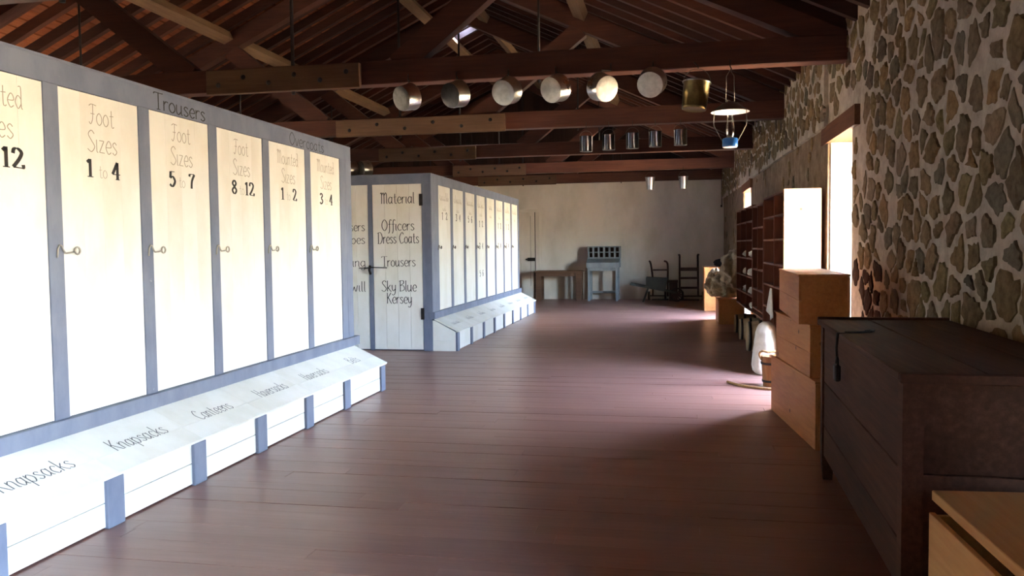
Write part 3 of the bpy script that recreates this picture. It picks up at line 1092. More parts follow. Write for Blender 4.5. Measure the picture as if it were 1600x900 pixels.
for (xa, xb, lines) in ((-4.600, -3.80, [('Material', 2.30, .17, .56), ('Officers', 1.88, .17, .54), ('Dress Coats', 1.68, .17, .68), ('Trousers', 1.32, .16, .56), ('Sky Blue', .93, .17, .58), ('Kersey', .74, .17, .42)]),
                        (-5.466, -4.676, [('1/2', 2.30, .12, .16), ('Trousers', 1.88, .15, .56), ('Stripes', 1.68, .15, .5), ('Piping', 1.32, .15, .46), ('Twill', .93, .16, .38)])):
    d = empty('door', (xa, YN, 0.02), C2)
    w = (xb - xa) / 4
    for k in range(4):
        boxo('plank', 'cream', d, xa + k * w + .0015, xa + (k + 1) * w - .0015, YN, YN + 0.035, 0.02, 2.597)
    for (s, base, h, wd) in lines:
        mb = MB()
        cx = (xa + xb) / 2 + 0.015
        if xa < -5:
            cx = xb - wd / 2 - 0.05 if s != '1/2' else xb - 0.42
        text_strokes(mb, s, 0, 0, h, RX, UPX, (cx, YN - 0.0015, base), .03, .075, wd)
        mb.build('lettering', 'ink', d)
    if xa > -5:
        for zz in (2.32, 0.55):
            boxo('hinge', 'iron', d, xb - 0.035, xb + 0.02, YN - 0.012, YN - 0.001, zz - 0.06, zz + 0.12)
    else:
        hk = MB().tube([(xb - .16, YN - .01, 1.30), (xb - .02, YN - .02, 1.30), (xb + .04, YN - .03, 1.31), (xb + .3, YN - .008, 1.30)], .008, 6)
        hk.tube([(xb + .03, YN - .03, 1.34), (xb + .02, YN - .045, 1.27), (xb + .03, YN - .02, 1.20)], .02, 8)
        hk.build('latch', 'iron', d)

# two pans lying on top of the far cabinet come with the pan builder below


# ================================================================== HANGING THINGS
def pan(name, R, depth, material, basemat, mtx, label, group, par_mat='tin', hookto=None, cat='pan'):
    """round tin pan; local +z is the outside of the base"""
    base = mtx.translation.copy()
    root = tag(empty(name, base), label, cat, group)
    sidep = [(R * .985, 0.0), (R * 1.0, -0.01), (R * 1.07, -depth + 0.006), (R * 1.105, -depth), (R * 1.105, -depth - 0.006), (R * 1.055, -depth - 0.004), (R * .965, -0.012), (0.001, -0.012)]
    MB().lathe(sidep, 32, mtx).build('body', material, root)
    MB().lathe([(0.001, 0.004), (R * .55, 0.0055), (R * .9, 0.004), (R * .985, 0.0)], 32, mtx).build('base', basemat, root)
    # bail handle across the rim
    pts = []
    for q in range(13):
        t = math.pi * q / 12
        pts.append(mtx @ Vector((math.cos(t) * R * 1.05, math.sin(t) * R * 1.05, -depth - 0.004)))
    MB().tube(pts, 0.004, 6).build('rim_wire', 'wire', root)
    if hookto is not None:
        top = mtx @ Vector((0, R * 1.09, -depth))
        h = MB().tube([top, (top.x, (top.y + hookto[1]) / 2, (top.z + hookto[2]) / 2 + 0.015), (hookto[0], hookto[1], hookto[2] - 0.005), (hookto[0], hookto[1] - 0.012, hookto[2] + 0.05), (hookto[0], hookto[1], hookto[2] + 0.07)], 0.006, 6)
        h.build('hook', 'iron', root)
    return root


def face_mtx(c, yaw, pitch):
    """base outward normal: towards the camera side (-y), turned by yaw to the left and tipped down"""
    n = Vector((-math.sin(yaw) * math.cos(pitch), -math.cos(yaw) * math.cos(pitch), -math.sin(pitch)))
    up = Vector((0, 0, 1))
    xa = up.cross(n).normalized()
    ya = n.cross(xa)
    return Matrix(((xa.x, ya.x, n.x, c[0]), (xa.y, ya.y, n.y, c[1]), (xa.z, ya.z, n.z, c[2]), (0, 0, 0, 1)))


# camera direction to the pans is ~ +-20 deg, so yaw is given relative to the line of sight
order = ['leftmost shiny tin pan with a dark base, hanging from the tie beam', 'second shiny tin pan from the left, grey base, on the tie beam', 'third tin pan from the left, bright white base, hung from tie beam',
         'fourth tin pan from the left, speckled pale base, hung from tie beam', 'fifth tin pan from the left, pale base turned to the right', 'rightmost tin pan, base facing the room, hung beside the brass pail']
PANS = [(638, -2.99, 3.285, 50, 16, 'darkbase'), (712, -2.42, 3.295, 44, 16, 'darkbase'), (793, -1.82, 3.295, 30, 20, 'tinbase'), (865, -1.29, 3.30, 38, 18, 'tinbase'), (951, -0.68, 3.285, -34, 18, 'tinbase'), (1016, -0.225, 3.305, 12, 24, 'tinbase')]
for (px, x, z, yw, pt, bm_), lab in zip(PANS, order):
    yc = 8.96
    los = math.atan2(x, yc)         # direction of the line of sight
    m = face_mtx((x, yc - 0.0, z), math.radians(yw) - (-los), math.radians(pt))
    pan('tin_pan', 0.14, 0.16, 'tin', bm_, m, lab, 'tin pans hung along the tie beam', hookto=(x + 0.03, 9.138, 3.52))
# two pans lying on the far cabinet
for x, lab in ((-5.32, 'tin pan on top of the far cabinet, half hidden by the near cabinet'), (-5.07, 'round tin pan standing on edge on top of the far cabinet')):
    m = face_mtx((x, 13.0, 2.757 + 0.155), math.radians(38), math.radians(2))
    pan('tin_pan', 0.145, 0.14, 'tin', 'darkbase', m, lab, 'pans on top of the far cabinet')

# brass pail
BX, BY = 0.235, 9.1
pl = tag(empty('brass_pail', (BX, BY, 3.04)), 'olive brass pail with wire bail hanging from the tie beam beside the lantern', 'pail')
mt = Matrix.Translation((BX, BY, 3.045)) @ Matrix.Rotation(math.radians(6), 4, 'Y') @ Matrix.Rotation(math.radians(-5), 4, 'X')
MB().lathe([(0.118, 0.0), (0.128, 0.004), (0.131, 0.03), (0.14, 0.285), (0.148, 0.29), (0.148, 0.30), (0.138, 0.30), (0.13, 0.28), (0.12, 0.02), (0.001, 0.015)], 32, mt).build('body', 'brass', pl)
MB().lathe([(0.001, 0.004), (0.10, 0.006), (0.12, 0.0)], 32, mt).build('base', 'brass', pl)
pts = [mt @ Vector((0.145 * math.cos(math.pi * q / 14), 0, 0.285 + 0.16 * math.sin(math.pi * q / 14))) for q in range(15)]
MB().tube(pts, 0.004, 6).build('bail', 'wire', pl)
MB().tube([pts[7], pts[7] + Vector((0, 0.015, 0.03)), (BX, 9.14, 3.56)], 0.006, 6).build('hook', 'iron', pl)
MB().lathe([(0.148, 0.285), (0.152, 0.289), (0.152, 0.298), (0.148, 0.302)], 32, mt).build('rim', 'tin', pl)

# hanging oil lantern
LX, LY = 0.61, 9.1
la = tag(empty('oil_lantern', (LX, LY, 2.62)), 'hanging oil lantern with white shade, glass chimney and blue font', 'lantern')
T0 = Matrix.Translation((LX, LY, 0))
MB().lathe([(0.035, 3.115), (0.06, 3.10), (0.195, 3.012), (0.2, 3.006)], 36, T0).build('shade_top', 'enamel_dark', la)
MB().lathe([(0.2, 3.004), (0.193, 3.006), (0.058, 3.094), (0.034, 3.108)], 36, T0).build('shade_lining', 'enamel_white', la)
MB().lathe([(0.026, 3.06), (0.03, 2.98), (0.036, 2.92), (0.046, 2.85), (0.047, 2.82), (0.04, 2.77), (0.034, 2.745)], 24, T0).build('chimney', 'glass', la)
MB().lathe([(0.001, 2.752), (0.03, 2.752), (0.036, 2.742), (0.05, 2.736), (0.05, 2.728), (0.001, 2.726)], 24, T0).build('burner', 'wire', la)
fo = MB().lathe([(0.001, 2.73), (0.07, 2.729), (0.079, 2.722), (0.08, 2.65), (0.076, 2.636)], 32, T0).build('font', 'enamel_blue', la)
MB().lathe([(0.076, 2.636), (0.07, 2.632), (0.001, 2.634)], 32, T0).build('font_base', 'enamel_white', fo)
for sd in (-1, 1):
    wv = MB().tube([(LX + sd * .03, LY, 3.09), (LX + sd * .07, LY - .03, 3.10), (LX + sd * .165, LY - .02, 3.02), (LX + sd * .17, LY, 2.90), (LX + sd * .165, LY, 2.86), (LX + sd * .10, LY, 2.74), (LX + sd * .08, LY, 2.70)], 0.0045, 6)
    wv.build('frame_wire', 'wire', la)
    MB().tube([(LX + sd * .045, LY, 3.10), (LX + sd * .04, LY, 3.38), (LX + sd * .004, LY, 3.44)], 0.0035, 6).build('hanger_wire', 'wire', la)
MB().tube([(LX, LY, 3.43), (LX + .012, LY, 3.46), (LX, LY + .01, 3.49), (LX, LY + .035, 3.56)], 0.006, 6).build('hook', 'iron', la)

# tin cans on the second truss
ordn = ['leftmost', 'second', 'middle', 'fourth', 'rightmost']
for k, x in enumerate((-1.325, -0.97, -0.6, -0.25, 0.133)):
    yc = 13.05
    z0 = 3.09 + 0.012 * k
    c = tag(empty('tin_can', (x, yc, z0)), ordn[k] + ' of the five tall tin cans hanging from the second tie beam', 'can', 'tin cans hung on the second tie beam')
    tm = Matrix.Translation((x, yc, z0))
    MB().lathe([(0.001, 0.004), (0.098, 0.0), (0.1, 0.004), (0.1, 0.228), (0.104, 0.232), (0.104, 0.24), (0.096, 0.238), (0.094, 0.02), (0.001, 0.014)], 28, tm).build('body', 'darktin', c)
    pts = [tm @ Vector((0.1 * math.cos(math.pi * q / 10), 0, 0.235 + 0.09 * math.sin(math.pi * q / 10))) for q in range(11)]
    MB().tube(pts, 0.003, 6).build('bail', 'wire', c)
    MB().tube([pts[5], (x, yc + .02, z0 + .35), (x, 13.09, 3.55)], 0.004, 6).build('hook', 'iron', c)
# two small pails far back
for k, x in enumerate((-0.535, 0.285)):
    yc, z0 = 21.05, 3.005
    c = tag(empty('tin_pail', (x, yc, z0)), ('left' if k == 0 else 'right') + ' of the two small tapered tin pails hanging before the end wall', 'pail', 'small tin pails')
    tm = Matrix.Translation((x, yc, z0))
    MB().lathe([(0.001, 0.004), (0.08, 0.0), (0.082, 0.004), (0.118, 0.29), (0.124, 0.295), (0.124, 0.305), (0.114, 0.3), (0.078, 0.02), (0.001, 0.014)], 28, tm).build('body', 'tin', c)
    pts = [tm @ Vector((0.118 * math.cos(math.pi * q / 10), 0, 0.295 + 0.13 * math.sin(math.pi * q / 10))) for q in range(11)]
    MB().tube(pts, 0.004, 6).build('bail', 'wire', c)
    MB().tube([pts[5], (x, yc + .02, z0 + .46), (x, 21.09, 3.56)], 0.005, 6).build('hook', 'iron', c)

# ================================================================== RIGHT SIDE


def oriented(p0, p1):
    """local frame: origin p0, +y to p1, +x to the right of it, z up"""
    p0, p1 = Vector((*p0, 0)), Vector((*p1, 0))
    d = (p1 - p0)
    L = d.length
    d.normalize()
    s = Vector((d.y, -d.x, 0))
    return Matrix(((s.x, d.x, 0, p0.x), (s.y, d.y, 0, p0.y), (0, 0, 1, 0), (0, 0, 0, 1))), L


def obox(name, material, parent, m, x0, x1, y0, y1, z0, z1, bevel=0.0):
    mb = MB().box(x0, x1, y0, y1, z0, z1)
    o = mb.build(name, material, None, ctr(x0, x1, y0, y1, z0, z1), bevel)
    o.matrix_world = m @ Matrix.Translation(ctr(x0, x1, y0, y1, z0, z1))
    if parent is not None:
        o.parent = parent
        o.matrix_parent_inverse = parent.matrix_basis.inverted()
    return o


# ---- long dark chest
m, L = oriented((0.905, 3.50), (0.995, 5.876))
ch = tag(empty('storage_chest', m.translation), 'long dark oak storage chest with hinged lid, against the stone wall', 'chest')
D = 0.80
for (xa, ya) in ((0.0, 0.0), (D - 0.08, 0.0), (0.0, L - 0.08), (D - 0.08, L - 0.08)):
    mb = MB()
    prof = [(xa, ya), (xa + 0.08, ya), (xa + 0.08, ya + 0.08), (xa, ya + 0.08)]
    cxp, cyp = xa + 0.04, ya + 0.04
    lo = [(cxp + (p[0] - cxp) * .72, cyp + (p[1] - cyp) * .72) for p in prof]
    vs = [m @ Vector((p[0], p[1], 0)) for p in lo] + [m @ Vector((p[0], p[1], 0.16)) for p in prof] + [m @ Vector((p[0], p[1], 1.045)) for p in prof]
    fs = [(3, 2, 1, 0), (8, 9, 10, 11)] + [(i, (i + 1) % 4, (i + 1) % 4 + 4, i + 4) for i in range(4)] + [(i + 4, (i + 1) % 4 + 4, (i + 1) % 4 + 8, i + 8) for i in range(4)]
    mb.add(vs, fs).build('corner_post', 'chest', ch)
zs = [0.165, 0.37, 0.67, 1.045]
for k in range(3):
    obox('front_board', 'chest', ch, m, 0.012, 0.04, 0.078, L - 0.078, zs[k] + .002, zs[k + 1] - .002, 0.004)
    obox('back_board', 'chest', ch, m, D - 0.04, D - 0.012, 0.078, L - 0.078, zs[k] + .002, zs[k + 1] - .002)
    for (ya, yb) in ((0.014, 0.04), (L - 0.04, L - 0.014)):
        obox('end_board', 'chest', ch, m, 0.078, D - 0.078, ya, yb, zs[k] + .002, zs[k + 1] - .002, 0.004)
obox('floor_board', 'chest', ch, m, 0.04, D - 0.04, 0.04, L - 0.04, 0.17, 0.19)
lid = empty('lid', m.translation + Vector((0, 0, 1.05)), ch)


def sub(o, par):
    return o


def sbox(name, material, par, x0, x1, y0, y1, z0, z1, bevel=0.0):
    o = MB().box(x0, x1, y0, y1, z0, z1, m).build(name, material, par, None, bevel)
    return o


for (xa, xb) in ((-0.02, 0.30), (0.303, 0.58), (0.583, D)):
    sbox('plank', 'chest', lid, xa, xb, -0.02, L + 0.0, 1.05, 1.085, 0.005)
sbox('cleat', 'chest', lid, -0.02, D, L + 0.002, L + 0.035, 1.045, 1.10, 0.004)
sbox('cleat', 'chest', lid, -0.02, D, -0.05, -0.022, 1.045, 1.085, 0.004)
# hasp and padlock
yl = 1.47
pk = MB()
pk.box(-0.022, 0.012, yl - 0.012, yl + 0.012, 1.083, 1.09, m)
pk.tube([m @ Vector((0.01, yl, 1.091)), m @ Vector((0.09, yl + .01, 1.091)), m @ Vector((0.15, yl + .02, 1.094)), m @ Vector((0.175, yl + .05, 1.096)), m @ Vector((0.16, yl + .08, 1.094)), m @ Vector((0.13, yl + .06, 1.092))], 0.007, 6)
pk.tube([m @ Vector((-0.028, yl, 1.088)), m @ Vector((-0.034, yl, 1.0)), m @ Vector((-0.03, yl, 0.93))], 0.008, 6)
pk.build('hasp', 'iron', ch)
MB().box(-0.048, -0.014, yl - 0.035, yl + 0.035, 0.81, 0.905, m).build('padlock', 'iron', ch, None, 0.008)
MB().tube([m @ Vector((-0.03, yl - .024, 0.90)), m @ Vector((-0.03, yl - .022, 0.935)), m @ Vector((-0.03, yl, 0.955)), m @ Vector((-0.03, yl + .022, 0.935)), m @ Vector((-0.03, yl + .024, 0.90))], 0.007, 6).build('shackle', 'iron', ch)

# ---- pale pine box in the near corner
pb = tag(empty('pine_box', (0.95, 3.3, 0)), 'pale pine box with a loose lid in front of the dark chest', 'box')
m, L = oriented((0.975, 2.25), (0.950, 3.30))
W = 0.72
sbox('side_board', 'pine', pb, 0, 0.022, 0, L, 0.0, 0.29, 0.002)
sbox('side_board', 'pine', pb, 0, 0.022, 0, L, 0.292, 0.583, 0.002)
sbox('side_board', 'pine', pb, W - 0.022, W, 0, L, 0.0, 0.583)
sbox('end_board', 'pine', pb, 0.022, W - 0.022, L - 0.022, L, 0.0, 0.575)
sbox('end_board', 'pine', pb, 0.022, W - 0.022, 0, 0.022, 0.0, 0.583)
sbox('base_board', 'pine', pb, 0.022, W - 0.022, 0.022, L - 0.022, 0.0, 0.02)
m2, L2 = oriented((1.025, 2.22), (0.998, 3.405))
m = m2
lid2 = empty('lid', (1.0, 3.0, 0.59), pb)
tl = Matrix.Translation((0, 0, 0)) @ m2 @ Matrix.Rotation(math.radians(-0.8), 4, 'Y')
MB().box(0.0, 0.345, 0.0, L2, 0.598, 0.638, tl).build('plank', 'pine', lid2, None, 0.003)
MB().box(0.348, 0.70, 0.0, L2, 0.598, 0.638, tl).build('plank', 'pine', lid2, None, 0.003)
MB().box(0.06, 0.12, 0.15, L2 - 0.2, 0.573, 0.598, tl).build('cleat', 'pine', lid2)


# ---- three stacked crates
def crate(name, p0, p1, W, z0, z1, label, group, nb=2):
    global m
    m, L = oriented(p0, p1)
    c = tag(empty(name, (p0[0], p0[1], z0)), label, 'crate', group)
    t = 0.02
    for k in range(nb):
        za, zb = z0 + (z1 - z0 - t) * k / nb, z0 + (z1 - z0 - t) * (k + 1) / nb - .0015
        sbox('side_board', 'crate', c, 0, t, 0, L, za, zb, 0.002)
        sbox('side_board', 'crate', c, W - t, W, 0, L, za, zb, 0.002)
    sbox('end_board', 'crate', c, t, W - t, 0.0, t, z0, z1 - t, 0.002)
    sbox('end_board', 'crate', c, t, W - t, L - t, L, z0, z1 - t, 0.002)
    sbox('lid', 'crate', c, -0.004, W + 0.004, -0.004, L + 0.004, z1 - t + .001, z1, 0.002)
    return c


crate('wooden_crate', (1.085, 6.63), (0.942, 8.25), 0.55, 0.0, 0.535, 'bottom crate of the stack of three, orange pine, on the floor', 'stacked crates', 1)
crate('wooden_crate', (1.07, 6.80), (0.973, 8.14), 0.50, 0.536, 0.957, 'middle crate of the stack of three beside the dark chest', 'stacked crates', 2)
crate('wooden_crate', (0.992, 6.86), (1.045, 8.50), 0.385, 0.958, 1.356, 'topmost crate of the stack of three, in front of the doorway', 'stacked crates', 2)

# ---- pigeonhole shelves along the wall


def sx(y):
    return 1.325 - 0.0195 * (y - 10.2)


def shelf_unit(label, ya, yb, ztop, levels, divs, depth=0.40, endpanel=False):
    global m
    u = tag(empty('pigeonhole_shelf', (sx(ya), ya, 0)), label, 'shelf unit', 'pigeonhole shelves on the stone wall')
    m, L = oriented((sx(ya), ya), (sx(yb), yb))
    t = 0.025
    zb_ = 0.05 if endpanel else 0.50
    levels = [z for z in levels if z > zb_ + 0.06] + [zb_ + 0.015]
    for ly in (0, L - 0.05):
        if not endpanel:
            sbox('leg', 'shelf', u, depth - 0.05, depth, ly, ly + 0.05, 0.0, zb_)
    sbox('side_panel', 'panel' if endpanel else 'shelf', u, 0.0, depth, 0, t, zb_, ztop)
    sbox('side_panel', 'shelf', u, 0.0, depth, L - t, L, zb_, ztop)
    if endpanel:
        sbox('face_strip', 'panel', u, -0.022, -0.001, -0.004, 0.05, 0.05, ztop)
    sbox('back_panel', 'shelf', u, depth - 0.015, depth, t, L - t, zb_, ztop - t)
    sbox('top_board', 'shelf', u, 0, depth - 0.0, t, L - t, ztop - t, ztop)
    for z in levels:
        sbox('shelf', 'shelf', u, 0.0, depth - 0.015, t, L - t, z - 0.012, z + 0.012)
    for d in divs:
        sbox('divider', 'shelf', u, -0.004, depth - 0.015, d - 0.012, d + 0.012, zb_ + 0.03, ztop - t - .001)
    return u


shelf_unit('nearest reddish pigeonhole shelf, its pale end panel blown out by the doorway light', 10.2, 12.25, 2.25, [0.42, 0.73, 1.04, 1.335, 1.655, 1.96], [0.98], 0.40, True)
shelf_unit('narrow middle pigeonhole shelf between the two wider reddish ones', 12.3, 13.6, 2.2, [0.3, 0.6, 0.9, 1.21, 1.53, 1.85], [0.62], 0.38)
shelf_unit('farthest reddish pigeonhole shelf, with pale bundles in its holes', 13.65, 16.2, 2.23, [0.45, 0.76, 1.06, 1.365, 1.665, 1.975], [0.85, 1.7], 0.36)


def lump(name, c, r, material, seed, label, cat, group=None, nu=18, nv=12, amp=0.25, fold=0.0, power=1.0):
    """soft lump: squashed ball with noise and optional vertical folds"""
    vs, fs = [], []
    for j in range(nv + 1):
        ph = math.pi * j / nv - math.pi / 2
        for i in range(nu):
            th = 2 * math.pi * i / nu
            cp = math.copysign(abs(math.cos(ph)) ** power, math.cos(ph))
            sp = math.copysign(abs(math.sin(ph)) ** power, math.sin(ph))
            d = Vector((math.cos(th) * cp, math.sin(th) * cp, sp))
            k = 1 + amp * noise.noise(d * 2.1 + Vector((seed, seed * 1.7, 0))) + amp * .5 * noise.noise(d * 5 + Vector((seed * 3, 0, 0)))
            k += fold * math.sin(th * 7 + seed + sp * 2.5) * cp
            vs.append((c[0] + d.x * r[0] * k, c[1] + d.y * r[1] * k, max(c[2] + d.z * r[2] * (1 + amp * .4 * noise.noise(d * 3 + Vector((0, seed, 0)))), c[2] - r[2] * 0.93)))
    for j in range(nv):
        for i in range(nu):
            fs.append((j * nu + i, j * nu + (i + 1) % nu, (j + 1) * nu + (i + 1) % nu, (j + 1) * nu + i))
    o = MB().add(vs, fs, True).build(name, material, None, c)
    tag(o, label, cat, group)
    return o


# pale bundles in the far shelf
for kk, (lv, y_, lab) in enumerate(((1.377, 13.95, 'topmost pale bundle in the near column of the far shelf'), (1.377, 14.85, 'topmost pale bundle in the middle column of the far shelf'),
                                    (1.072, 13.85, 'left one of two pale bundles side by side, second filled row of the far shelf'), (1.072, 14.2, 'right one of two pale bundles side by side, second filled row of the far shelf'),
                                    (1.072, 14.9, 'lone pale bundle in the middle column, second filled row of the far shelf'), (0.772, 14.05, 'pale bundle in the near column, third filled row of the far shelf'),
                                    (0.772, 14.9, 'pale bundle in the middle column, third filled row of the far shelf'), (0.53, 13.95, 'lowest pale bundle in the near column of the far shelf'))):
    lump('cloth_bundle', (sx(y_) + 0.10, y_, lv + 0.068), (0.12, 0.1, 0.07), 'canvas', kk * 1.3, lab, 'bundle', 'pale bundles in the far shelf', 12, 8, .3)

# kegs under the shelves, ends to the aisle
for k, (y_, r, x0, lab) in enumerate(((15.2, 0.17, 1.10, 'farthest of the three small kegs lying below the shelves'), (14.1, 0.18, 1.10, 'middle one of the three small kegs lying below the shelves'), (12.55, 0.225, 1.085, 'nearest and largest of the three kegs lying below the shelves'))):
    kg = tag(empty('keg', (x0, y_, 0)), lab, 'keg', 'kegs below the shelves')
    mq = Matrix.Translation((x0, y_, r * 1.08)) @ Matrix.Rotation(math.pi / 2, 4, 'Y')
    Lk = 0.2 if k < 2 else 0.22
    MB().lathe([(0.001, 0.012), (r * .86, 0.012), (r * .88, 0.0), (r * .93, 0.0), (r * 1.08, Lk), (r * 1.0, Lk * 1.6)], 24, mq).build('staves', 'keg', kg)
    MB().lathe([(r * .955, 0.015), (r * .965, 0.015), (r * .99, 0.05), (r * .98, 0.05)], 24, mq).build('hoop', 'iron', kg)
    MB().lathe([(r * 1.05, Lk * .75), (r * 1.07, Lk * .75), (r * 1.09, Lk * .95), (r * 1.07, Lk * .95)], 24, mq).build('hoop', 'iron', kg)


# ---- white sack leaning by the shelf, with a rag over it
def sack():
    c = (1.135, 10.55)
    prof = [(0.0, .12), (.03, .15), (.1, .168), (.25, .17), (.4, .16), (.52, .135), (.6, .10), (.64, .05)]
    nu = 26
    vs, fs = [], []
    zs_ = []
    for i in range(len(prof) - 1):
        for q in range(4):
            t = q / 4
            zs_.append((prof[i][0] + (prof[i + 1][0] - prof[i][0]) * t, prof[i][1] + (prof[i + 1][1] - prof[i][1]) * t))
    zs_.append(prof[-1])
    for (z, r) in zs_:
        lean = 0.02 * z
        for k in range(nu):
            th = 2 * math.pi * k / nu
            f = 1 + .05 * math.sin(5 * th + z * 6) + .09 * noise.noise(Vector((math.cos(th) * 1.5, math.sin(th) * 1.5, z * 4)))
            f += (.07 * math.sin(7 * th) * max(0, z - .4) / .28)
            vs.append((c[0] + lean + math.cos(th) * r * f * .95, c[1] + math.sin(th) * r * f * 1.6, z))
    for j in range(len(zs_) - 1):
        for k in range(nu):
            fs.append((j * nu + k, j * nu + (k + 1) % nu, (j + 1) * nu + (k + 1) % nu, (j + 1) * nu + k))
    fs.append(tuple(range(nu - 1, -1, -1)))
    fs.append(tuple((len(zs_) - 1) * nu + k for k in range(nu)))
    s_ = MB().add(vs, fs, True).build('canvas_sack', 'canvas', None, (c[0], c[1], 0))
    tag(s_, 'full white canvas sack standing on the floor beside the bucket', 'sack')


sack()
# rag hanging from a shelf
vs, fs = [], []
for j in range(8):
    for i in range(9):
        a, t = i / 8, j / 7
        yy = 11.25 + (a - .5) * (0.16 + 0.42 * t)
        vs.append((sx(yy) - 0.03 - 0.02 * math.sin(a * 9) * t - .012 * t, yy, 1.02 - 0.36 * t - .05 * math.sin(a * 5) * t))
for j in range(7):
    for i in range(8):
        fs.append((j * 9 + i, j * 9 + i + 1, (j + 1) * 9 + i + 1, (j + 1) * 9 + i))
rag = MB().add(vs, fs, True).build('canvas_rag', 'canvas')
sd = rag.modifiers.new('thickness', 'SOLIDIFY')
sd.thickness = 0.006
tag(rag, 'crumpled white rag hanging from the shelf above the sack', 'rag')

# ---- wooden bucket with rope handle
bk = tag(empty('wooden_bucket', (1.115, 9.62, 0)), 'brown wooden bucket with rope handle, on the floor beside the crates', 'bucket')
tm = Matrix.Translation((1.115, 9.62, 0))
for q in range(14):
    t0, t1 = 2 * math.pi * q / 14 + .008, 2 * math.pi * (q + 1) / 14 - .008
    vs = []
    for (r, z) in ((.105, 0.0), (.13, .34), (.112, .34), (.088, 0.0)):
        for t in (t0, t1):
            vs.append(tm @ Vector((r * math.cos(t), r * math.sin(t), z)))
    MB().add(vs, [(0, 1, 3, 2), (2, 3, 5, 4), (4, 5, 7, 6), (6, 7, 1, 0), (0, 2, 4, 6), (1, 7, 5, 3)]).build('stave', 'bucket', bk)
MB().lathe([(.001, .02), (.095, .02)], 20, tm).build('base', 'bucket', bk)
for (r, z) in ((.111, .06), (.125, .26)):
    MB().lathe([(r, z - .012), (r + .006, z - .012), (r + .008, z + .012), (r + .002, z + .012)], 28, tm).build('hoop', 'iron', bk)
hp = [tm @ Vector((-.125, -.02, .30)), tm @ Vector((-.15, -.03, .36)), tm @ Vector((-.12, -.05, .40)), tm @ Vector((-.05, -.07, .39)), tm @ Vector((.05, -.05, .40)), tm @ Vector((.12, -.02, .36)), tm @ Vector((.125, 0, .30))]
MB().tube([Vector(p) for p in catmull(hp, 4)], .012, 8).build('rope_handle', 'rope', bk)
# rope on the floor
rp = catmull([(0.63, 9.76, .016), (0.70, 9.60, .016), (0.78, 9.49, .016), (0.90, 9.385, .016), (1.03, 9.31, .016), (1.16, 9.33, .016)], 6)
tag(MB().tube(rp, .015, 8).build('rope', 'rope'), 'short tan rope curving over the floor from the bucket', 'rope')

# ---- burlap heap over a crate, and the crate behind it by the second doorway


def fcrate(name, x0, x1, y0, y1, h, label, group):
    c = tag(empty(name, (x0, y0, 0)), label, 'crate', group)
    t = 0.022
    boxo('side_board', 'crate', c, x0, x0 + t, y0, y1, 0, h - t, .002)
    boxo('side_board', 'crate', c, x1 - t, x1, y0, y1, 0, h - t, .002)
    boxo('end_board', 'crate', c, x0 + t, x1 - t, y0, y0 + t, 0, h - t, .002)
    boxo('end_board', 'crate', c, x0 + t, x1 - t, y1 - t, y1, 0, h - t, .002)
    boxo('lid', 'crate', c, x0 - .01, x1 + .01, y0 - .01, y1 + .01, h - t + .001, h, .002)


fcrate('wooden_crate', 0.77, 1.33, 20.4, 21.4, 1.06, 'tall far crate standing behind the burlap heap, near the end wall', 'far crates')
fcrate('wooden_crate', 0.92, 1.42, 17.0, 18.15, 0.50, 'low far crate underneath the heap of burlap', 'far crates')
BH = tag(empty('burlap_heap', (1.14, 17.6, 0.5)), 'crumpled grey-brown burlap heaped over the low far crate by the shelves', 'burlap')
for (c, r, sd) in (((1.14, 17.6, 0.81), (.30, .5, .32), 2.2), ((1.25, 17.2, 1.10), (.25, .45, .40), 5.1), ((0.89, 17.7, 0.80), (.18, .34, .30), 8.4)):
    o = lump('fold', c, r, 'burlap', sd, None, None, None, 72, 44, .5, .14)
    o.parent = BH
    o.matrix_parent_inverse = BH.matrix_basis.inverted()
lump('black_bundle', (1.17, 20.9, 1.155), (.15, .22, .10), 'black', 4.4, 'small black cloth bundle on top of the tall far crate', 'bundle', None, 20, 12, .4)

# ================================================================== BY THE END WALL
# brown table
tb = tag(empty('plank_table', (-3.3, 24.4, 0)), 'low brown plank table against the white end wall', 'table')
for k in range(3):
    boxo('top_plank', 'tablewood', tb, -4.02, -2.58, 24.08 + .235 * k, 24.312 + .235 * k, 0.84, 0.885, .004)
boxo('apron', 'tablewood', tb, -3.93, -2.68, 24.14, 24.165, 0.72, 0.84)
boxo('apron', 'tablewood', tb, -3.93, -2.68, 24.70, 24.725, 0.72, 0.84)
for xa in (-3.98, -2.78):
    for ya in (24.12, 24.66):
        boxo('leg', 'tablewood', tb, xa, xa + 0.16, ya, ya + 0.09, 0, 0.84, .004)
# pigeonhole desk
dk = tag(empty('pigeonhole_desk', (-1.97, 24.3, 0)), 'grey painted standing desk with a pigeonhole box on top, at the end wall', 'desk')
xa, xb = -2.45, -1.50
for lx in (xa + .03, xb - .11):
    for ly in (24.0, 24.62):
        boxo('leg', 'grey', dk, lx, lx + .075, ly, ly + .075, 0, 0.97, .004)
boxo('stretcher', 'grey', dk, xa + .105, xb - .11, 24.64, 24.68, .19, .26)
for lx in (xa + .045, xb - .095):
    boxo('stretcher', 'grey', dk, lx, lx + .04, 24.075, 24.62, .19, .26)
boxo('apron', 'grey', dk, xa + .105, xb - .11, 24.01, 24.04, .88, .97)
MB().prism([(23.96, .97), (24.74, .97), (24.74, 1.235), (24.40, 1.235), (23.96, 1.12)], 'x', xa, xb).build('desk_box', 'grey', dk, None, .004)
bx = empty('pigeonhole_box', (xa, 24.4, 1.235), dk)
yb0, yb1 = 24.42, 24.72
boxo('back_panel', 'darkwood', bx, xa, xb, yb1 - .015, yb1, 1.235, 1.595)  # dark wood colour stands in for the shade deep in the holes
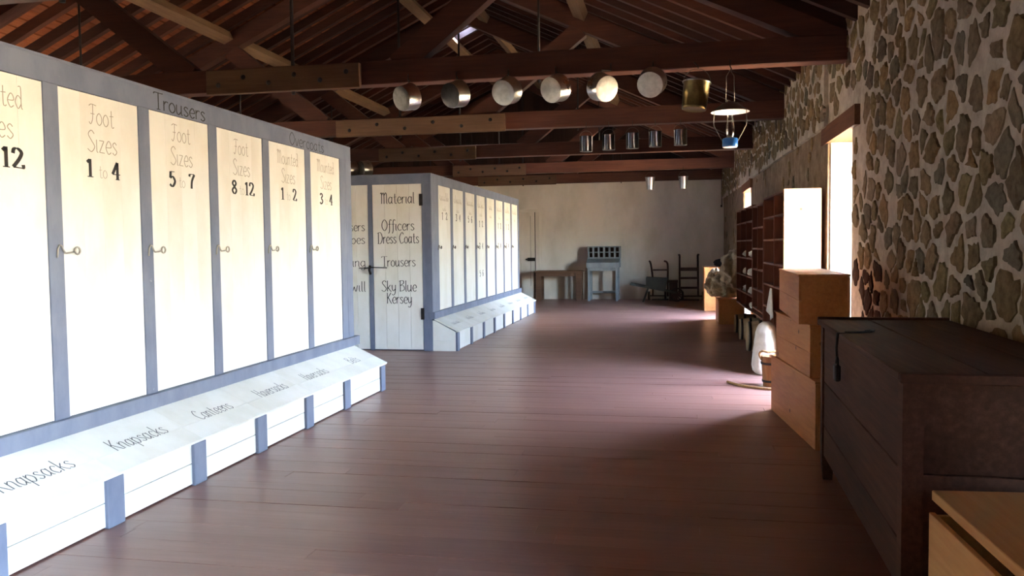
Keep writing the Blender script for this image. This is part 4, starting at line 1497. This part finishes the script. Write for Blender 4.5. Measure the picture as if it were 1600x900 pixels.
for xx in [xa + (xb - xa) * q / 6 for q in range(7)]:
    xx = min(max(xx, xa + .012), xb - .012)
    boxo('divider', 'grey', bx, xx - .022, xx + .022, yb0, yb1 - .015, 1.236, 1.594)
for z in (1.236, 1.40, 1.562):
    boxo('shelf', 'grey', bx, xa, xb, yb0 + .002, yb1 - .016, z, z + .034)

# wheelbarrow
wbw = tag(empty('wheelbarrow', (-0.5, 23.75, 0)), 'grey-green wooden wheelbarrow with handles pointing left, by the end wall', 'wheelbarrow')
for yo in (-.26, .26):
    MB().bar((-1.17, 23.75 + yo * 1.05, .52), (0.12, 23.75 + yo * .55, .26), .045, .055).build('handle', 'barrow', wbw)
    MB().bar((-0.66, 23.75 + yo * .92, .42), (-0.80, 23.75 + yo, 0.0), .05, .06, (0, 1, 0)).build('leg', 'barrow', wbw)
ty_ = 23.75


def tray(x0, x1, y0, y1, z0, X0, X1, Y0_, Y1_, z1):
    t = []
    c0 = [(x0, y0, z0), (x1, y0, z0 - .10), (x1, y1, z0 - .10), (x0, y1, z0)]
    c1 = [(X0, Y0_, z1), (X1, Y0_, z1 - .03), (X1, Y1_, z1 - .03), (X0, Y1_, z1)]
    for k in range(4):
        a, b = k, (k + 1) % 4
        v = [c0[a], c0[b], c1[b], c1[a]]
        cen = Vector(((x0 + x1) / 2, ty_, 0))
        inn = []
        for p in v:
            d = Vector((cen.x - p[0], cen.y - p[1], 0)).normalized() * .03
            inn.append((p[0] + d.x, p[1] + d.y, p[2]))
        t.append(MB().add(v + inn, [(0, 1, 2, 3), (7, 6, 5, 4), (0, 4, 5, 1), (1, 5, 6, 2), (2, 6, 7, 3), (3, 7, 4, 0)]))
    t.append(MB().add([*c0, *[(p[0], p[1], p[2] + .025) for p in c0]], [(3, 2, 1, 0), (4, 5, 6, 7), (0, 1, 5, 4), (1, 2, 6, 5), (2, 3, 7, 6), (3, 0, 4, 7)]))
    return t


for q in tray(-0.72, -0.18, ty_ - .22, ty_ + .22, .41, -0.72, -0.12, ty_ - .29, ty_ + .29, .705):
    q.build('tray_board', 'barrow', wbw)
mq = Matrix.Translation((0.13, ty_, .20)) @ Matrix.Rotation(math.pi / 2, 4, 'X')
MB().lathe([(.155, -.02), (.2, -.025), (.2, .025), (.155, .02), (.155, -.02)], 28, mq).build('wheel_rim', 'iron', wbw)
sp = MB()
for q in range(6):
    t = math.pi * q / 6
    sp.bar((0.13 - .16 * math.cos(t), ty_, .2 - .16 * math.sin(t)), (0.13 + .16 * math.cos(t), ty_, .2 + .16 * math.sin(t)), .03, .03, (0, 1, 0))
sp.build('wheel_spokes', 'darkwood', wbw)
MB().tube([(0.13, ty_ - .16, .2), (0.13, ty_ + .16, .2)], .02, 8).build('axle', 'iron', wbw)


def handtruck(name, xa, xb, zt, ybase, ytop, label, curve, levels, wheelx):
    h = tag(empty(name, ((xa + xb) / 2, ybase, 0)), label, 'hand truck', 'hand trucks by the end wall')

    def yy(z):
        return ybase + (ytop - ybase) * z / zt
    for sd, x in ((-1, xa), (1, xb)):
        xt = x + (-.05 if sd < 0 and curve else 0)
        pts = [(x, yy(.12), .12), (x, yy(zt * .5), zt * .5), (xt + (.0), yy(zt * .86), zt * .86)]
        if curve:
            pts += [(xt - .03, yy(zt * .97) - .03, zt * .97), (xt - .10 if sd > 0 else xt - .05, yy(zt) - .08, zt)]
        else:
            pts += [(xt, yy(zt), zt), (xt + .02 * sd, yy(zt) - .10, zt + .015)]
        MB().tube(catmull(pts, 4), .028, 8).build('rail', 'darkwood', h)
    for (z, w) in levels:
        MB().bar((xa, yy(z), z), (xb, yy(z), z), .04, w).build('crossbar', 'darkwood', h)
    MB().box(xa - .02, xb + .02, yy(.1) - .22, yy(.1) + .02, .02, .05).build('toe_plate', 'iron', h)
    for x in wheelx:
        mq = Matrix.Translation((x, yy(.14) + .10, .13)) @ Matrix.Rotation(math.pi / 2, 4, 'Y')
        MB().lathe([(.02, -.03), (.10, -.02), (.13, -.03), (.13, .03), (.10, .02), (.02, .03)], 24, mq, True).build('wheel', 'iron', h)
    MB().tube([(wheelx[0], yy(.14) + .10, .13), (wheelx[1], yy(.14) + .10, .13)], .018, 8).build('axle', 'iron', h)
    return h


handtruck('hand_truck', -0.55, -0.12, 1.14, 24.25, 24.66, 'dark hand truck with curved handles standing behind the wheelbarrow', True, [(.88, .04), (.55, .05)], (-0.66, -0.19))
handtruck('hand_truck', 0.22, 0.74, 1.30, 24.1, 24.62, 'dark ladder-shaped hand truck with three crossbars, right of the wheelbarrow', False, [(.90, .10), (.645, .06), (.37, .06)], (0.30, 0.88))
dbx = tag(empty('dark_trunk', (0.0, 24.4, 0)), 'low dark trunk between the wheelbarrow and the ladder-shaped hand truck', 'trunk')
boxo('body', 'darkwood', dbx, -0.08, 0.16, 24.0, 24.3, 0.0, 0.52, .006)
boxo('lid', 'darkwood', dbx, -0.09, 0.17, 23.99, 24.31, 0.522, 0.60, .006)

# iron strap high in the far corner
stp = MB().box(1.425, 1.45, Y1 - 0.03, Y1 - 0.002, 2.72, 3.5)
stp.box(1.40, 1.45, Y1 - 0.045, Y1 - 0.002, 2.70, 2.76)
tag(stp.build('iron_strap', 'iron'), 'thin black iron strap high on the end wall by the stone corner', 'iron strap')
